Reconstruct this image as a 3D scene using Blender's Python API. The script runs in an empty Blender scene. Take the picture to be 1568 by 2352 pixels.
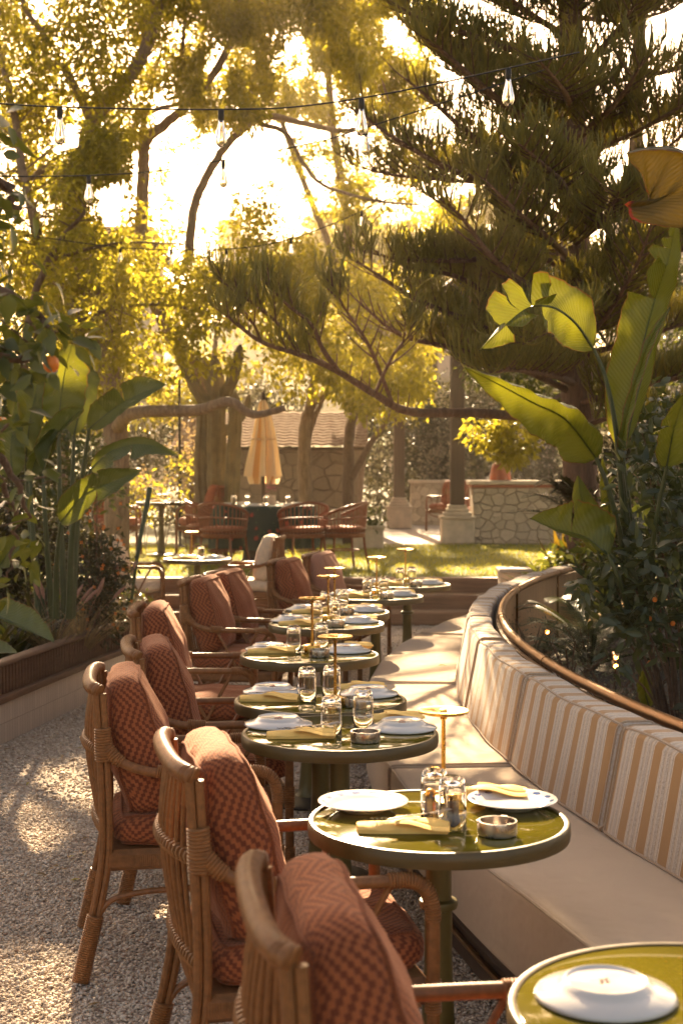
import bpy, math, random
import numpy as np
from mathutils import Vector, Matrix
R = math.radians
scene = bpy.context.scene
COL = scene.collection
HAZE = 0.0009
rng = np.random.default_rng(7)
random.seed(7)

# ------------------------------------------------------------ camera
PITCH = math.atan(103 / 3267)
CAMZ = 1.70
cam = bpy.data.cameras.new("camera")
cam.lens = 50; cam.sensor_fit = 'VERTICAL'; cam.sensor_height = 36; cam.sensor_width = 24
cam.clip_start = 0.05; cam.clip_end = 3000
cam.dof.use_dof = True; cam.dof.focus_distance = 5.6; cam.dof.aperture_fstop = 4.5
camo = bpy.data.objects.new("camera", cam); COL.objects.link(camo)
camo.location = (0, 0, CAMZ); camo.rotation_euler = (R(90) - PITCH, 0, 0)
scene.camera = camo

# ------------------------------------------------------------ light
SUN = Vector((-0.075, 1.0, 0.49)).normalized()        # direction towards the sun
SUN_EL = math.asin(SUN.z)
world = bpy.data.worlds.new("World"); scene.world = world
world.use_nodes = True
wn = world.node_tree; wn.nodes.clear()
sky = wn.nodes.new('ShaderNodeTexSky'); sky.sky_type = 'NISHITA'; sky.sun_disc = False
sky.sun_elevation = SUN_EL; sky.sun_rotation = math.atan2(SUN.x, SUN.y)
sky.dust_density = 3.0; sky.air_density = 1.0; sky.ozone_density = 0.6
warm = wn.nodes.new('ShaderNodeMixRGB'); warm.blend_type = 'MULTIPLY'; warm.inputs[0].default_value = 1
warm.inputs[2].default_value = (1.0, 0.78, 0.60, 1)
bg = wn.nodes.new('ShaderNodeBackground'); bg.inputs[1].default_value = 0.066
wo = wn.nodes.new('ShaderNodeOutputWorld')
wn.links.new(sky.outputs[0], warm.inputs[1]); wn.links.new(warm.outputs[0], bg.inputs[0]); wn.links.new(bg.outputs[0], wo.inputs[0])
sl = bpy.data.lights.new("sun", 'SUN'); sl.energy = 5.0; sl.angle = R(0.53); sl.color = (1.0, 0.745, 0.45)
so = bpy.data.objects.new("sun", sl); COL.objects.link(so)
so.rotation_euler = SUN.to_track_quat('Z', 'Y').to_euler()
scene.view_settings.view_transform = 'Standard'; scene.view_settings.look = 'None'
scene.view_settings.gamma = 1; scene.view_settings.exposure = 2.54
scene.cycles.max_bounces = 8; scene.cycles.transparent_max_bounces = 12; scene.cycles.transmission_bounces = 8
scene.cycles.sample_clamp_indirect = 6

# ------------------------------------------------------------ image <-> place
CF = Vector((0, math.cos(PITCH), -math.sin(PITCH))); CU = Vector((0, math.sin(PITCH), math.cos(PITCH)))
def ray(px, py):
    return Vector((1, 0, 0)) * ((px - 784) / 3267) + CU * ((1176 - py) / 3267) + CF
def P(px, py, d):                       # point seen at (px, py) at distance d along the ground
    v = ray(px, py); v = v * (d / v.y); return Vector((v.x, v.y, v.z + CAMZ))
def PZ(px, py, z):                      # point seen at (px, py) at height z
    v = ray(px, py); v = v * ((z - CAMZ) / v.z); return Vector((v.x, v.y, z))
def proj(pts):                          # world points -> picture coordinates
    p = np.asarray(pts, float) - np.array([0, 0, CAMZ])
    f = p @ np.array(CF); u = p @ np.array(CU)
    return 784 + 3267 * p[:, 0] / f, 1176 - 3267 * u / f

# ------------------------------------------------------------ objects
def tag(o, label=None, cat=None, group=None, kind=None):
    if label: o['label'] = label
    if cat: o['category'] = cat
    if group: o['group'] = group
    if kind: o['kind'] = kind
    return o
def thing(name, label, cat, loc=(0, 0, 0), rz=0.0, group=None, kind=None):
    o = bpy.data.objects.new(name, None); COL.objects.link(o)
    o.empty_display_size = 0.1
    o.location = loc; o.rotation_euler = (0, 0, rz)
    return tag(o, label, cat, group, kind)
def copy_tree(o, parent=None):
    c = o.copy(); COL.objects.link(c)
    if parent is not None: c.parent = parent
    for ch in list(o.children): copy_tree(ch, c)
    return c
def link_mesh(name, me, mat, parent=None, smooth=True, sharp=40):
    if mat is not None:
        for m in (mat if isinstance(mat, (list, tuple)) else [mat]): me.materials.append(m)
    if smooth:
        me.polygons.foreach_set('use_smooth', np.ones(len(me.polygons), bool))
        if sharp: me.set_sharp_from_angle(angle=R(sharp))
    o = bpy.data.objects.new(name, me); COL.objects.link(o)
    if parent is not None: o.parent = parent
    return o
def np_mesh(name, V, F, mat, parent=None, smooth=False, uv=None, sharp=0):
    """V (n,3); F (m,k) uniform polygons; uv (m*k,2)."""
    V = np.ascontiguousarray(V, np.float32); F = np.ascontiguousarray(F, np.int32)
    me = bpy.data.meshes.new(name)
    me.vertices.add(len(V)); me.vertices.foreach_set('co', V.ravel())
    m, k = F.shape
    me.loops.add(m * k); me.loops.foreach_set('vertex_index', F.ravel())
    me.polygons.add(m); me.polygons.foreach_set('loop_start', np.arange(0, m * k, k, dtype=np.int32))
    if uv is not None:
        l = me.uv_layers.new(name='UVMap'); l.data.foreach_set('uv', np.ascontiguousarray(uv, np.float32).ravel())
    me.update(calc_edges=True); me.validate()
    return link_mesh(name, me, mat, parent, smooth, sharp)
def catmull(pts, n=8):
    pts = [Vector(p) for p in pts]
    if len(pts) < 3: 
        return [pts[0].lerp(pts[-1], i / n) for i in range(n + 1)]
    out = []
    for i in range(len(pts) - 1):
        p1, p2 = pts[i], pts[i + 1]
        p0 = pts[i - 1] if i > 0 else p1 * 2 - p2
        p3 = pts[i + 2] if i + 2 < len(pts) else p2 * 2 - p1
        for k in range(n):
            t = k / n
            out.append(0.5 * ((2 * p1) + (p2 - p0) * t + (2 * p0 - 5 * p1 + 4 * p2 - p3) * t * t + (3 * p1 - p0 - 3 * p2 + p3) * t ** 3))
    out.append(pts[-1]); return out
class MB:
    """collects shapes and links them as ONE mesh object"""
    def __init__(s): s.v = []; s.f = []; s.uv = []; s.mi = []; s.M = None
    def add(s, vs, fs, uvs=None, mi=0):
        b = len(s.v)
        for p in vs: s.v.append(tuple(s.M @ Vector(p)) if s.M else tuple(p))
        for k, f in enumerate(fs):
            s.f.append([b + i for i in f]); s.mi.append(mi)
            s.uv.append(uvs[k] if uvs else [(0, 0)] * len(f))
    def box(s, c, d, rz=0, mi=0, taper=1.0, bev=0.0):
        cx, cy, cz = c; x, y, z = d[0] / 2, d[1] / 2, d[2] / 2
        cr, sr = math.cos(rz), math.sin(rz)
        if bev > 0:
            b = min(bev, x * .45, y * .45, z * .45); vs = []
            def q(sx, sy, sz, ax):
                v = [sx * x, sy * y, sz * z]; bb = [sx * b, sy * b, sz * b]
                for i in range(3):
                    if i != ax: v[i] -= bb[i]
                return v
            idx = {}
            for sx in (-1, 1):
                for sy in (-1, 1):
                    for sz in (-1, 1):
                        for ax in range(3):
                            idx[(sx, sy, sz, ax)] = len(vs); vs.append(q(sx, sy, sz, ax))
            fs = []
            for ax in range(3):
                o = [i for i in range(3) if i != ax]
                for sg in (-1, 1):
                    loop = []
                    for a, bq in ((-1, -1), (1, -1), (1, 1), (-1, 1)):
                        k = [0, 0, 0]; k[ax] = sg; k[o[0]] = a; k[o[1]] = bq; loop.append(idx[(*k, ax)])
                    flip = (sg < 0) != (ax == 1)
                    fs.append(loop[::-1] if flip else loop)
            for ax in range(3):                       # edge strips parallel to ax
                o = [i for i in range(3) if i != ax]
                for a in (-1, 1):
                    for bq in (-1, 1):
                        l = []
                        for sg, fa in ((-1, o[0]), (1, o[0]), (1, o[1]), (-1, o[1])):
                            k = [0, 0, 0]; k[ax] = sg; k[o[0]] = a; k[o[1]] = bq; l.append(idx[(*k, fa)])
                        fs.append(l)
            for sx in (-1, 1):
                for sy in (-1, 1):
                    for sz in (-1, 1): fs.append([idx[(sx, sy, sz, 0)], idx[(sx, sy, sz, 1)], idx[(sx, sy, sz, 2)]])
        else:
            vs = [(sx * x, sy * y, sz * z) for sz in (-1, 1) for sy in (-1, 1) for sx in (-1, 1)]
            fs = [(0, 2, 3, 1), (4, 5, 7, 6), (0, 1, 5, 4), (2, 6, 7, 3), (0, 4, 6, 2), (1, 3, 7, 5)]
        out = []
        for vx, vy, vz in vs:
            k = 1 + (taper - 1) * (vz / z + 1) / 2 if z else 1
            vx *= k; vy *= k
            out.append((cx + vx * cr - vy * sr, cy + vx * sr + vy * cr, cz + vz))
        s.add(out, fs, [[((out[i][0] + out[i][1]), out[i][2]) for i in f] for f in fs], mi)
    def tube(s, pts, r, n=8, cap=True, mi=0, flat=1.0, up=None):
        pts = [Vector(p) for p in pts]; m = len(pts)
        rs = list(r) if hasattr(r, '__len__') else [r] * m
        T = []
        for i in range(m):
            t = (pts[min(i + 1, m - 1)] - pts[max(i - 1, 0)])
            T.append(t.normalized() if t.length > 1e-9 else Vector((0, 0, 1)))
        u = Vector(up) if up else (Vector((0, 0, 1)) if abs(T[0].z) < .9 else Vector((1, 0, 0)))
        u = (u - T[0] * u.dot(T[0])).normalized()
        vs, L, acc = [], [], 0
        for i in range(m):
            if i: 
                acc += (pts[i] - pts[i - 1]).length
                u = u - T[i] * u.dot(T[i]); u = u.normalized() if u.length > 1e-6 else T[i].orthogonal().normalized()
            w = T[i].cross(u); L.append(acc)
            for k in range(n):
                a = 2 * math.pi * k / n
                vs.append(pts[i] + (u * math.cos(a) * flat + w * math.sin(a)) * rs[i])
        fs, uvs = [], []
        for i in range(m - 1):
            for k in range(n):
                k2 = (k + 1) % n
                fs.append((i * n + k, i * n + k2, (i + 1) * n + k2, (i + 1) * n + k))
                uvs.append([(k / n, L[i]), ((k + 1) / n, L[i]), ((k + 1) / n, L[i + 1]), (k / n, L[i + 1])])
        if cap:
            fs.append(tuple(range(n - 1, -1, -1))); uvs.append([(0, 0)] * n)
            fs.append(tuple(range((m - 1) * n, m * n))); uvs.append([(0, 0)] * n)
        s.add(vs, fs, uvs, mi)
    def wrap(s, pts, r, pitch=.007, amp=.0016, n=9):
        """a cane binding: a tube whose surface ripples along its length"""
        pts = [Vector(p) for p in pts]
        L = [0]
        for i in range(1, len(pts)): L.append(L[-1] + (pts[i] - pts[i - 1]).length)
        N = max(8, int(L[-1] / pitch) * 3)
        out, rr = [], []
        rs = list(r) if hasattr(r, '__len__') else [r] * len(pts)
        for k in range(N + 1):
            d = L[-1] * k / N; i = 0
            while i < len(L) - 2 and L[i + 1] < d: i += 1
            t = (d - L[i]) / max(1e-9, L[i + 1] - L[i])
            out.append(pts[i].lerp(pts[i + 1], t)); rr.append(rs[i] + (rs[i + 1] - rs[i]) * t + (amp if k % 3 else -amp))
        s.tube(out, rr, n)
    def lathe(s, prof, n=24, c=(0, 0, 0), mi=0, cap0=True, cap1=True):
        vs, fs, uvs = [], [], []
        for r, z in prof:
            for k in range(n):
                a = 2 * math.pi * k / n; vs.append((c[0] + r * math.cos(a), c[1] + r * math.sin(a), c[2] + z))
        m = len(prof)
        for i in range(m - 1):
            for k in range(n):
                k2 = (k + 1) % n
                fs.append((i * n + k, i * n + k2, (i + 1) * n + k2, (i + 1) * n + k))
                uvs.append([(k / n, i / m), ((k + 1) / n, i / m), ((k + 1) / n, (i + 1) / m), (k / n, (i + 1) / m)])
        if cap0: fs.append(tuple(range(n - 1, -1, -1))); uvs.append([(0, 0)] * n)
        if cap1: fs.append(tuple(range((m - 1) * n, m * n))); uvs.append([(0, 0)] * n)
        s.add(vs, fs, uvs, mi)
    def grid(s, rows, uvf=None, mi=0, close=False):
        n = len(rows[0]); vs = [p for r in rows for p in r]; fs, uvs = [], []
        for i in range(len(rows) - 1):
            for k in range(n if close else n - 1):
                k2 = (k + 1) % n; q = ((i, k), (i, k + 1 if close else k2), (i + 1, k + 1 if close else k2), (i + 1, k))
                fs.append((i * n + k, i * n + k2, (i + 1) * n + k2, (i + 1) * n + k))
                uvs.append([uvf(a, b) for a, b in q] if uvf else [(a, b) for a, b in q])
        s.add(vs, fs, uvs, mi)
    def cushion(s, w, d, h, puff=.25, k=6.0, n=16, uo=(0, 0), dent=0.0):
        """box cushion along x (w), y (d), z (h) with puffed faces and piped rims"""
        def mp(p):
            q = Vector(p); L = (abs(q.x) ** k + abs(q.y) ** k + abs(q.z) ** k) ** (1 / k); q /= L
            bul = (1 - q.x ** 2) * (1 - q.y ** 2)
            z = q.z * h / 2 * (1 + puff * bul)
            e = 1 + .035 * (1 - q.z ** 2)
            wob = .0065 * math.sin(6 * q.x + 4 * q.y + uo[0] * 40) * math.cos(5 * q.y - 3 * q.x + uo[1] * 31)
            return Vector((q.x * w / 2 * e, q.y * d / 2 * e, z + wob * (1 if abs(q.z) > .5 else 0)))
        for ax in range(3):
            for sg in (-1, 1):
                nz = n if ax == 2 else max(4, n // 3)
                o = [i for i in range(3) if i != ax]
                na, nb = (n if o[0] != 2 else max(4, n // 3)), (n if o[1] != 2 else max(4, n // 3))
                rows = []
                dm = (w, d, h)
                for i in range(na + 1):
                    row = []
                    for j in range(nb + 1):
                        p = [0, 0, 0]; p[ax] = sg; p[o[0]] = -1 + 2 * i / na; p[o[1]] = -1 + 2 * j / nb
                        row.append(mp(p))
                    rows.append(row)
                if (sg < 0) != (ax == 1): rows = rows[::-1]; fl = True
                else: fl = False
                def uvf(a, b, o=o, fl=fl, na=na, nb=nb):
                    a = na - a if fl else a
                    return (uo[0] + dm[o[0]] * a / na, uo[1] + dm[o[1]] * b / nb) if o[1] != 2 or ax == 2 else (uo[0] + dm[o[0]] * a / na, uo[1] + .011 + dm[2] * b / nb)
                s.grid(rows, uvf)
        for sg in (-1, 1):
            loop = []
            N = 10
            for (x0, y0), (x1, y1) in (((-1, -1), (1, -1)), ((1, -1), (1, 1)), ((1, 1), (-1, 1)), ((-1, 1), (-1, -1))):
                for t in range(N): loop.append(mp((x0 + (x1 - x0) * t / N, y0 + (y1 - y0) * t / N, sg * .97)) * 1.006)
            loop += loop[:2]
            s.tube(loop, .0055, 6, False)
    def build(s, name, mat, parent=None, smooth=True, sharp=40, loc=None):
        me = bpy.data.meshes.new(name); me.from_pydata([tuple(v) for v in s.v], [], s.f)
        l = me.uv_layers.new(name='UVMap')
        l.data.foreach_set('uv', np.array([c for f in s.uv for c in f], np.float32).ravel())
        if isinstance(mat, (list, tuple)): me.polygons.foreach_set('material_index', np.array(s.mi, np.int32))
        me.update()
        o = link_mesh(name, me, mat, parent, smooth, sharp)
        if loc is not None: o.location = loc
        return o

# ------------------------------------------------------------ materials
def newmat(name):
    m = bpy.data.materials.new(name); m.use_nodes = True
    nt = m.node_tree; b = nt.nodes['Principled BSDF']
    return m, nt, b
def nd(nt, typ, ins=None, **kw):
    n = nt.nodes.new(typ)
    for k, v in kw.items(): setattr(n, k, v)
    for k, v in (ins or {}).items():
        if hasattr(v, 'is_output'): nt.links.new(v, n.inputs[k])
        else: n.inputs[k].default_value = v
    return n
def c4(c): return (*c, 1) if len(c) == 3 else c
def ramp(nt, fac, stops, interp='LINEAR'):
    n = nt.nodes.new('ShaderNodeValToRGB'); cr = n.color_ramp; cr.interpolation = interp
    while len(cr.elements) < len(stops): cr.elements.new(0.5)
    for e, (p, c) in zip(cr.elements, stops): e.position = p; e.color = c4(c)
    nt.links.new(fac, n.inputs[0]); return n.outputs[0]
def math_(nt, op, a, b=None, c=None):
    n = nt.nodes.new('ShaderNodeMath'); n.operation = op
    for i, v in enumerate((a, b, c)):
        if v is None: continue
        if hasattr(v, 'is_output'): nt.links.new(v, n.inputs[i])
        else: n.inputs[i].default_value = v
    return n.outputs[0]
def mix(nt, f, a, b, mode='MIX'):
    n = nt.nodes.new('ShaderNodeMixRGB'); n.blend_type = mode
    for i, v in enumerate((f, a, b)):
        if hasattr(v, 'is_output'): nt.links.new(v, n.inputs[i])
        else: n.inputs[i].default_value = v if i == 0 else c4(v)
    return n.outputs[0]
def noise(nt, scale, detail=4, vec=None, rough=.55, dist=0):
    n = nd(nt, 'ShaderNodeTexNoise', {'Scale': scale, 'Detail': detail, 'Roughness': rough, 'Distortion': dist})
    if vec is not None: nt.links.new(vec, n.inputs['Vector'])
    return n
def coord(nt, which='Object'): return nt.nodes.new('ShaderNodeTexCoord').outputs[which]
def bump(nt, b, h, strength=.3, dist=.01):
    n = nd(nt, 'ShaderNodeBump', {'Strength': strength, 'Distance': dist, 'Height': h}); nt.links.new(n.outputs[0], b.inputs['Normal'])
def simple(name, col, rough=.5, metal=0, var=.25, scale=12, bstr=.15, bscale=60, coat=0, spec=.5, bdist=.004):
    m, nt, b = newmat(name)
    o = coord(nt); n = noise(nt, scale, 5, o)
    dk = tuple(x * (1 - var) for x in col); lt = tuple(min(1, x * (1 + var)) for x in col)
    nt.links.new(ramp(nt, n.outputs[0], [(.3, dk), (.7, lt)]), b.inputs['Base Color'])
    r2 = ramp(nt, n.outputs[0], [(.3, (rough * .8,) * 3), (.7, (min(1, rough * 1.2),) * 3)]); nt.links.new(r2, b.inputs['Roughness'])
    b.inputs['Metallic'].default_value = metal; b.inputs['Specular IOR Level'].default_value = spec
    b.inputs['Coat Weight'].default_value = coat; b.inputs['Coat Roughness'].default_value = .03
    if bstr: bump(nt, b, noise(nt, bscale, 5, o).outputs[0], bstr, bdist)
    return m
def rattan(name, col, stripes=0, var=.35):
    m, nt, b = newmat(name); o = coord(nt)
    mp = nd(nt, 'ShaderNodeMapping', {'Vector': o, 'Scale': (14, 14, 14)})
    n = noise(nt, 3, 6, mp.outputs[0]); n2 = noise(nt, 90, 3, o)
    f = math_(nt, 'ADD', math_(nt, 'MULTIPLY', n.outputs[0], .6), math_(nt, 'MULTIPLY', n2.outputs[0], .4))
    nt.links.new(ramp(nt, f, [(.3, tuple(x * (1 - var) for x in col)), (.7, tuple(x * (1 + var) for x in col))]), b.inputs['Base Color'])
    b.inputs['Roughness'].default_value = .42; b.inputs['Specular IOR Level'].default_value = .35
    if stripes:
        sx = nt.nodes.new('ShaderNodeSeparateXYZ'); nt.links.new(o, sx.inputs[0])
        a = math_(nt, 'ADD', sx.outputs[0], sx.outputs[1])
        w = math_(nt, 'PINGPONG', math_(nt, 'MULTIPLY', a, stripes), .5)
        bump(nt, b, w, .9, .004)
    else: bump(nt, b, n2.outputs[0], .2, .002)
    return m
M = {}
M['rattan'] = rattan('rattan', (.215, .088, .028))
M['cane_wrap'] = rattan('cane_wrap', (.245, .105, .035))
M['cane_band'] = rattan('cane_band', (.22, .095, .034), stripes=150)
M['rattan_red'] = rattan('rattan_red', (.23, .075, .03))

def velvet(name, light, dark, cell=.0128, rowp=.0262):
    """stair-stepped zigzag woven velvet"""
    m, nt, b = newmat(name); uv = coord(nt, 'UV')
    wob = noise(nt, 7, 2, uv)
    sx = nt.nodes.new('ShaderNodeSeparateXYZ'); nt.links.new(uv, sx.inputs[0])
    u = math_(nt, 'FLOOR', math_(nt, 'DIVIDE', sx.outputs[0], cell))
    tri = math_(nt, 'PINGPONG', u, 5.0)
    v = math_(nt, 'ADD', math_(nt, 'DIVIDE', sx.outputs[1], rowp), math_(nt, 'MULTIPLY', tri, .34))
    v = math_(nt, 'ADD', v, math_(nt, 'MULTIPLY', wob.outputs[0], .35))
    fr = math_(nt, 'FRACT', v)
    pp = math_(nt, 'ABSOLUTE', math_(nt, 'SUBTRACT', fr, .5))
    msk = ramp(nt, pp, [(.22, (0, 0, 0)), (.29, (1, 1, 1))])
    n = noise(nt, 60, 4, uv); n2 = noise(nt, 9, 3, uv)
    ca = mix(nt, n.outputs[0], tuple(x * .75 for x in light), tuple(x * 1.3 for x in light))
    ca = mix(nt, math_(nt, 'MULTIPLY', n2.outputs[0], .5), ca, tuple(x * .6 for x in light))
    nt.links.new(mix(nt, msk, ca, dark), b.inputs['Base Color'])
    b.inputs['Roughness'].default_value = .9; b.inputs['Specular IOR Level'].default_value = .15
    b.inputs['Sheen Weight'].default_value = .28; b.inputs['Sheen Roughness'].default_value = .4
    b.inputs['Sheen Tint'].default_value = (1, .62, .45, 1)
    h = math_(nt, 'ADD', math_(nt, 'MULTIPLY', math_(nt, 'SUBTRACT', 1, msk), .5), math_(nt, 'MULTIPLY', n.outputs[0], .25))
    h = math_(nt, 'ADD', h, math_(nt, 'MULTIPLY', n2.outputs[0], 2.2))
    bump(nt, b, h, .55, .006)
    return m
M['velvet'] = velvet('velvet', (.33, .105, .042), (.145, .042, .021))
M['velvet_plain'] = velvet('velvet_plain', (.42, .21, .14), (.36, .17, .11))
M['cream'] = simple('cream', (.62, .46, .32), .85, var=.12, scale=30, bstr=.3, bscale=300)
M['terracotta_cloth'] = simple('terracotta_cloth', (.36, .12, .06), .85, var=.2, scale=20, bstr=.3, bscale=200)

def weave(name, col, scale=520):
    m, nt, b = newmat(name); uv = coord(nt, 'UV')
    sx = nt.nodes.new('ShaderNodeSeparateXYZ'); nt.links.new(uv, sx.inputs[0])
    a = math_(nt, 'SINE', math_(nt, 'MULTIPLY', sx.outputs[0], scale * 3.14)); c = math_(nt, 'SINE', math_(nt, 'MULTIPLY', sx.outputs[1], scale * 3.14))
    w = math_(nt, 'MULTIPLY', a, c)
    n = noise(nt, 4, 4, uv); n2 = noise(nt, 300, 2, uv)
    base = mix(nt, n.outputs[0], tuple(x * .86 for x in col), tuple(x * 1.1 for x in col))
    base = mix(nt, math_(nt, 'MULTIPLY', n2.outputs[0], .4), base, tuple(x * .7 for x in col))
    nt.links.new(mix(nt, math_(nt, 'MULTIPLY', math_(nt, 'ADD', w, 1), .18), base, tuple(x * .55 for x in col)), b.inputs['Base Color'])
    b.inputs['Roughness'].default_value = .92; b.inputs['Specular IOR Level'].default_value = .2
    b.inputs['Sheen Weight'].default_value = .2
    h = math_(nt, 'ADD', math_(nt, 'MULTIPLY', w, .12), math_(nt, 'MULTIPLY', noise(nt, 6, 3, uv).outputs[0], 4.5))
    bump(nt, b, h, .6, .007)
    return m
M['bench_cloth'] = weave('bench_cloth', (.64, .485, .335))
def stripe_cloth():
    m, nt, b = newmat('striped_cloth'); uv = coord(nt, 'UV')
    sx = nt.nodes.new('ShaderNodeSeparateXYZ'); nt.links.new(uv, sx.inputs[0])
    wob = noise(nt, 5, 2, uv)
    u = math_(nt, 'ADD', sx.outputs[0], math_(nt, 'MULTIPLY', wob.outputs[0], .006))
    f = math_(nt, 'FRACT', math_(nt, 'DIVIDE', u, .148))
    och, wh, tan, gr = (.38, .205, .072), (.84, .77, .68), (.42, .29, .17), (.60, .52, .44)
    st = [(0, och), (.345, wh), (.365, tan), (.39, gr), (.445, wh), (.465, tan), (.49, wh), (.51, tan), (.535, gr), (.68, wh), (.70, tan), (.73, wh), (.75, tan), (.775, gr), (.87, wh), (.89, tan), (.92, wh), (.94, och)]
    col = ramp(nt, f, st, 'CONSTANT')
    rib = math_(nt, 'SINE', math_(nt, 'MULTIPLY', sx.outputs[1], 1500))
    isg = ramp(nt, f, [(0, (0, 0, 0)), (.39, (1, 1, 1)), (.445, (.3,) * 3), (.535, (1, 1, 1)), (.68, (.3,) * 3), (.775, (1, 1, 1)), (.87, (.2,) * 3), (.94, (0, 0, 0))], 'CONSTANT')
    boucle = nd(nt, 'ShaderNodeTexVoronoi', {'Scale': 190, 'Vector': uv}).outputs[0]
    dk = math_(nt, 'MULTIPLY', math_(nt, 'MULTIPLY', isg, boucle), .6)
    col = mix(nt, dk, col, (.2, .16, .13))
    col = mix(nt, math_(nt, 'MULTIPLY', math_(nt, 'ADD', rib, 1), .12), col, (.2, .12, .06))
    nt.links.new(col, b.inputs['Base Color'])
    b.inputs['Roughness'].default_value = .9; b.inputs['Specular IOR Level'].default_value = .2; b.inputs['Sheen Weight'].default_value = .25
    h = math_(nt, 'ADD', math_(nt, 'MULTIPLY', isg, math_(nt, 'SUBTRACT', .6, boucle)), math_(nt, 'MULTIPLY', rib, .06))
    h = math_(nt, 'ADD', h, math_(nt, 'MULTIPLY', noise(nt, 5, 3, uv).outputs[0], 2.5))
    bump(nt, b, h, .5, .005)
    return m
M['striped'] = stripe_cloth()
M['olive_gloss'] = simple('olive_gloss', (.100, .082, .008), .045, var=.08, scale=3, bstr=0, coat=.0, spec=.3)
M['olive_rim'] = simple('olive_rim', (.080, .052, .013), .42, metal=0, var=.1, scale=20, bstr=.05)
M['olive_leg'] = simple('olive_leg', (.11, .085, .022), .35, metal=.2, var=.15, scale=15, bstr=.05)
M['brass'] = simple('brass', (.62, .36, .08), .28, metal=1, var=.15, scale=25, bstr=.03)
M['bronze'] = simple('bronze', (.20, .105, .045), .42, metal=1, var=.25, scale=14, bstr=.08)
M['steel'] = simple('steel', (.42, .37, .33), .28, metal=1, var=.15, scale=20, bstr=.03)
M['porcelain'] = simple('porcelain', (.60, .57, .54), .12, var=.04, scale=8, bstr=0, coat=.6)
M['napkin'] = simple('napkin', (.90, .58, .17), .9, var=.1, scale=20, bstr=.3, bscale=250)
M['ink'] = simple('ink', (.05, .06, .04), .7, bstr=0)
M['dark_metal'] = simple('dark_metal', (.03, .025, .02), .45, metal=.5, bstr=.05)
M['dark_wood'] = simple('dark_wood', (.055, .032, .022), .45, var=.35, scale=9, bstr=.15)
def glassmat(name, col, rough=0.0, thin=True):
    m, nt, b = newmat(name)
    b.inputs['Base Color'].default_value = c4(col); b.inputs['Transmission Weight'].default_value = 1
    b.inputs['Roughness'].default_value = rough; b.inputs['IOR'].default_value = 1.45
    return m
M['glass'] = glassmat('glass', (.97, .96, .94), .0)
M['amber_glass'] = glassmat('amber_glass', (1, .93, .80), .0)
def timber(name, col, axis=0, scale=3):
    m, nt, b = newmat(name); o = coord(nt)
    sc = [40, 40, 40]; sc[axis] = 2.5
    mp = nd(nt, 'ShaderNodeMapping', {'Vector': o, 'Scale': tuple(x * scale / 3 for x in sc)})
    n = noise(nt, 1.0, 6, mp.outputs[0], .65); n2 = noise(nt, 1.3, 3, o)
    f = math_(nt, 'ADD', math_(nt, 'MULTIPLY', n.outputs[0], .65), math_(nt, 'MULTIPLY', n2.outputs[0], .35))
    nt.links.new(ramp(nt, f, [(.3, tuple(x * .55 for x in col)), (.7, tuple(x * 1.35 for x in col))]), b.inputs['Base Color'])
    b.inputs['Roughness'].default_value = .7; bump(nt, b, n.outputs[0], .5, .006)
    return m
M['step_timber'] = timber('step_timber', (.24, .125, .065), 0)
M['ledge_timber'] = timber('ledge_timber', (.13, .062, .03), 1)
M['post_timber'] = timber('post_timber', (.10, .062, .035), 2)
M['panel_wood'] = timber('panel_wood', (.36, .21, .10), 2)
def stonewall(name, col, mortar, scale, bstr=.7):
    m, nt, b = newmat(name); o = coord(nt)
    mp = nd(nt, 'ShaderNodeMapping', {'Vector': o, 'Scale': (1, 1, 1.25)})
    wv = noise(nt, 3, 3, mp.outputs[0])
    vm = nd(nt, 'ShaderNodeMixRGB', {0: .12, 1: mp.outputs[0], 2: wv.outputs['Color']})
    v = nd(nt, 'ShaderNodeTexVoronoi', {'Scale': scale, 'Vector': vm.outputs[0], 'Randomness': .8}, feature='DISTANCE_TO_EDGE')
    v2 = nd(nt, 'ShaderNodeTexVoronoi', {'Scale': scale, 'Vector': vm.outputs[0], 'Randomness': .8})
    e = ramp(nt, v.outputs[0], [(.008, (0, 0, 0)), (.05, (1, 1, 1))])
    n = noise(nt, 14, 6, o)
    st = mix(nt, n.outputs[0], tuple(x * .7 for x in col), tuple(min(1, x * 1.25) for x in col))
    hs = nt.nodes.new('ShaderNodeSeparateColor'); nt.links.new(v2.outputs['Color'], hs.inputs[0])
    st = mix(nt, math_(nt, 'MULTIPLY', hs.outputs[0], .75), st, tuple(x * .72 for x in col))
    nt.links.new(mix(nt, e, mortar, st), b.inputs['Base Color']); b.inputs['Roughness'].default_value = .9
    h = math_(nt, 'ADD', e, math_(nt, 'MULTIPLY', n.outputs[0], .5)); bump(nt, b, h, min(1, bstr * 1.4), .07)
    return m
M['rubble'] = stonewall('rubble', (.55, .44, .31), (.34, .26, .18), 6.2)
M['rubble_dark'] = stonewall('rubble_dark', (.30, .215, .14), (.22, .155, .10), 4.0)
M['limestone'] = simple('limestone', (.54, .44, .32), .85, var=.2, scale=6, bstr=.4, bscale=30, bdist=.01)
M['plaster'] = simple('plaster', (.52, .43, .35), .9, var=.12, scale=4, bstr=.2)
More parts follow.
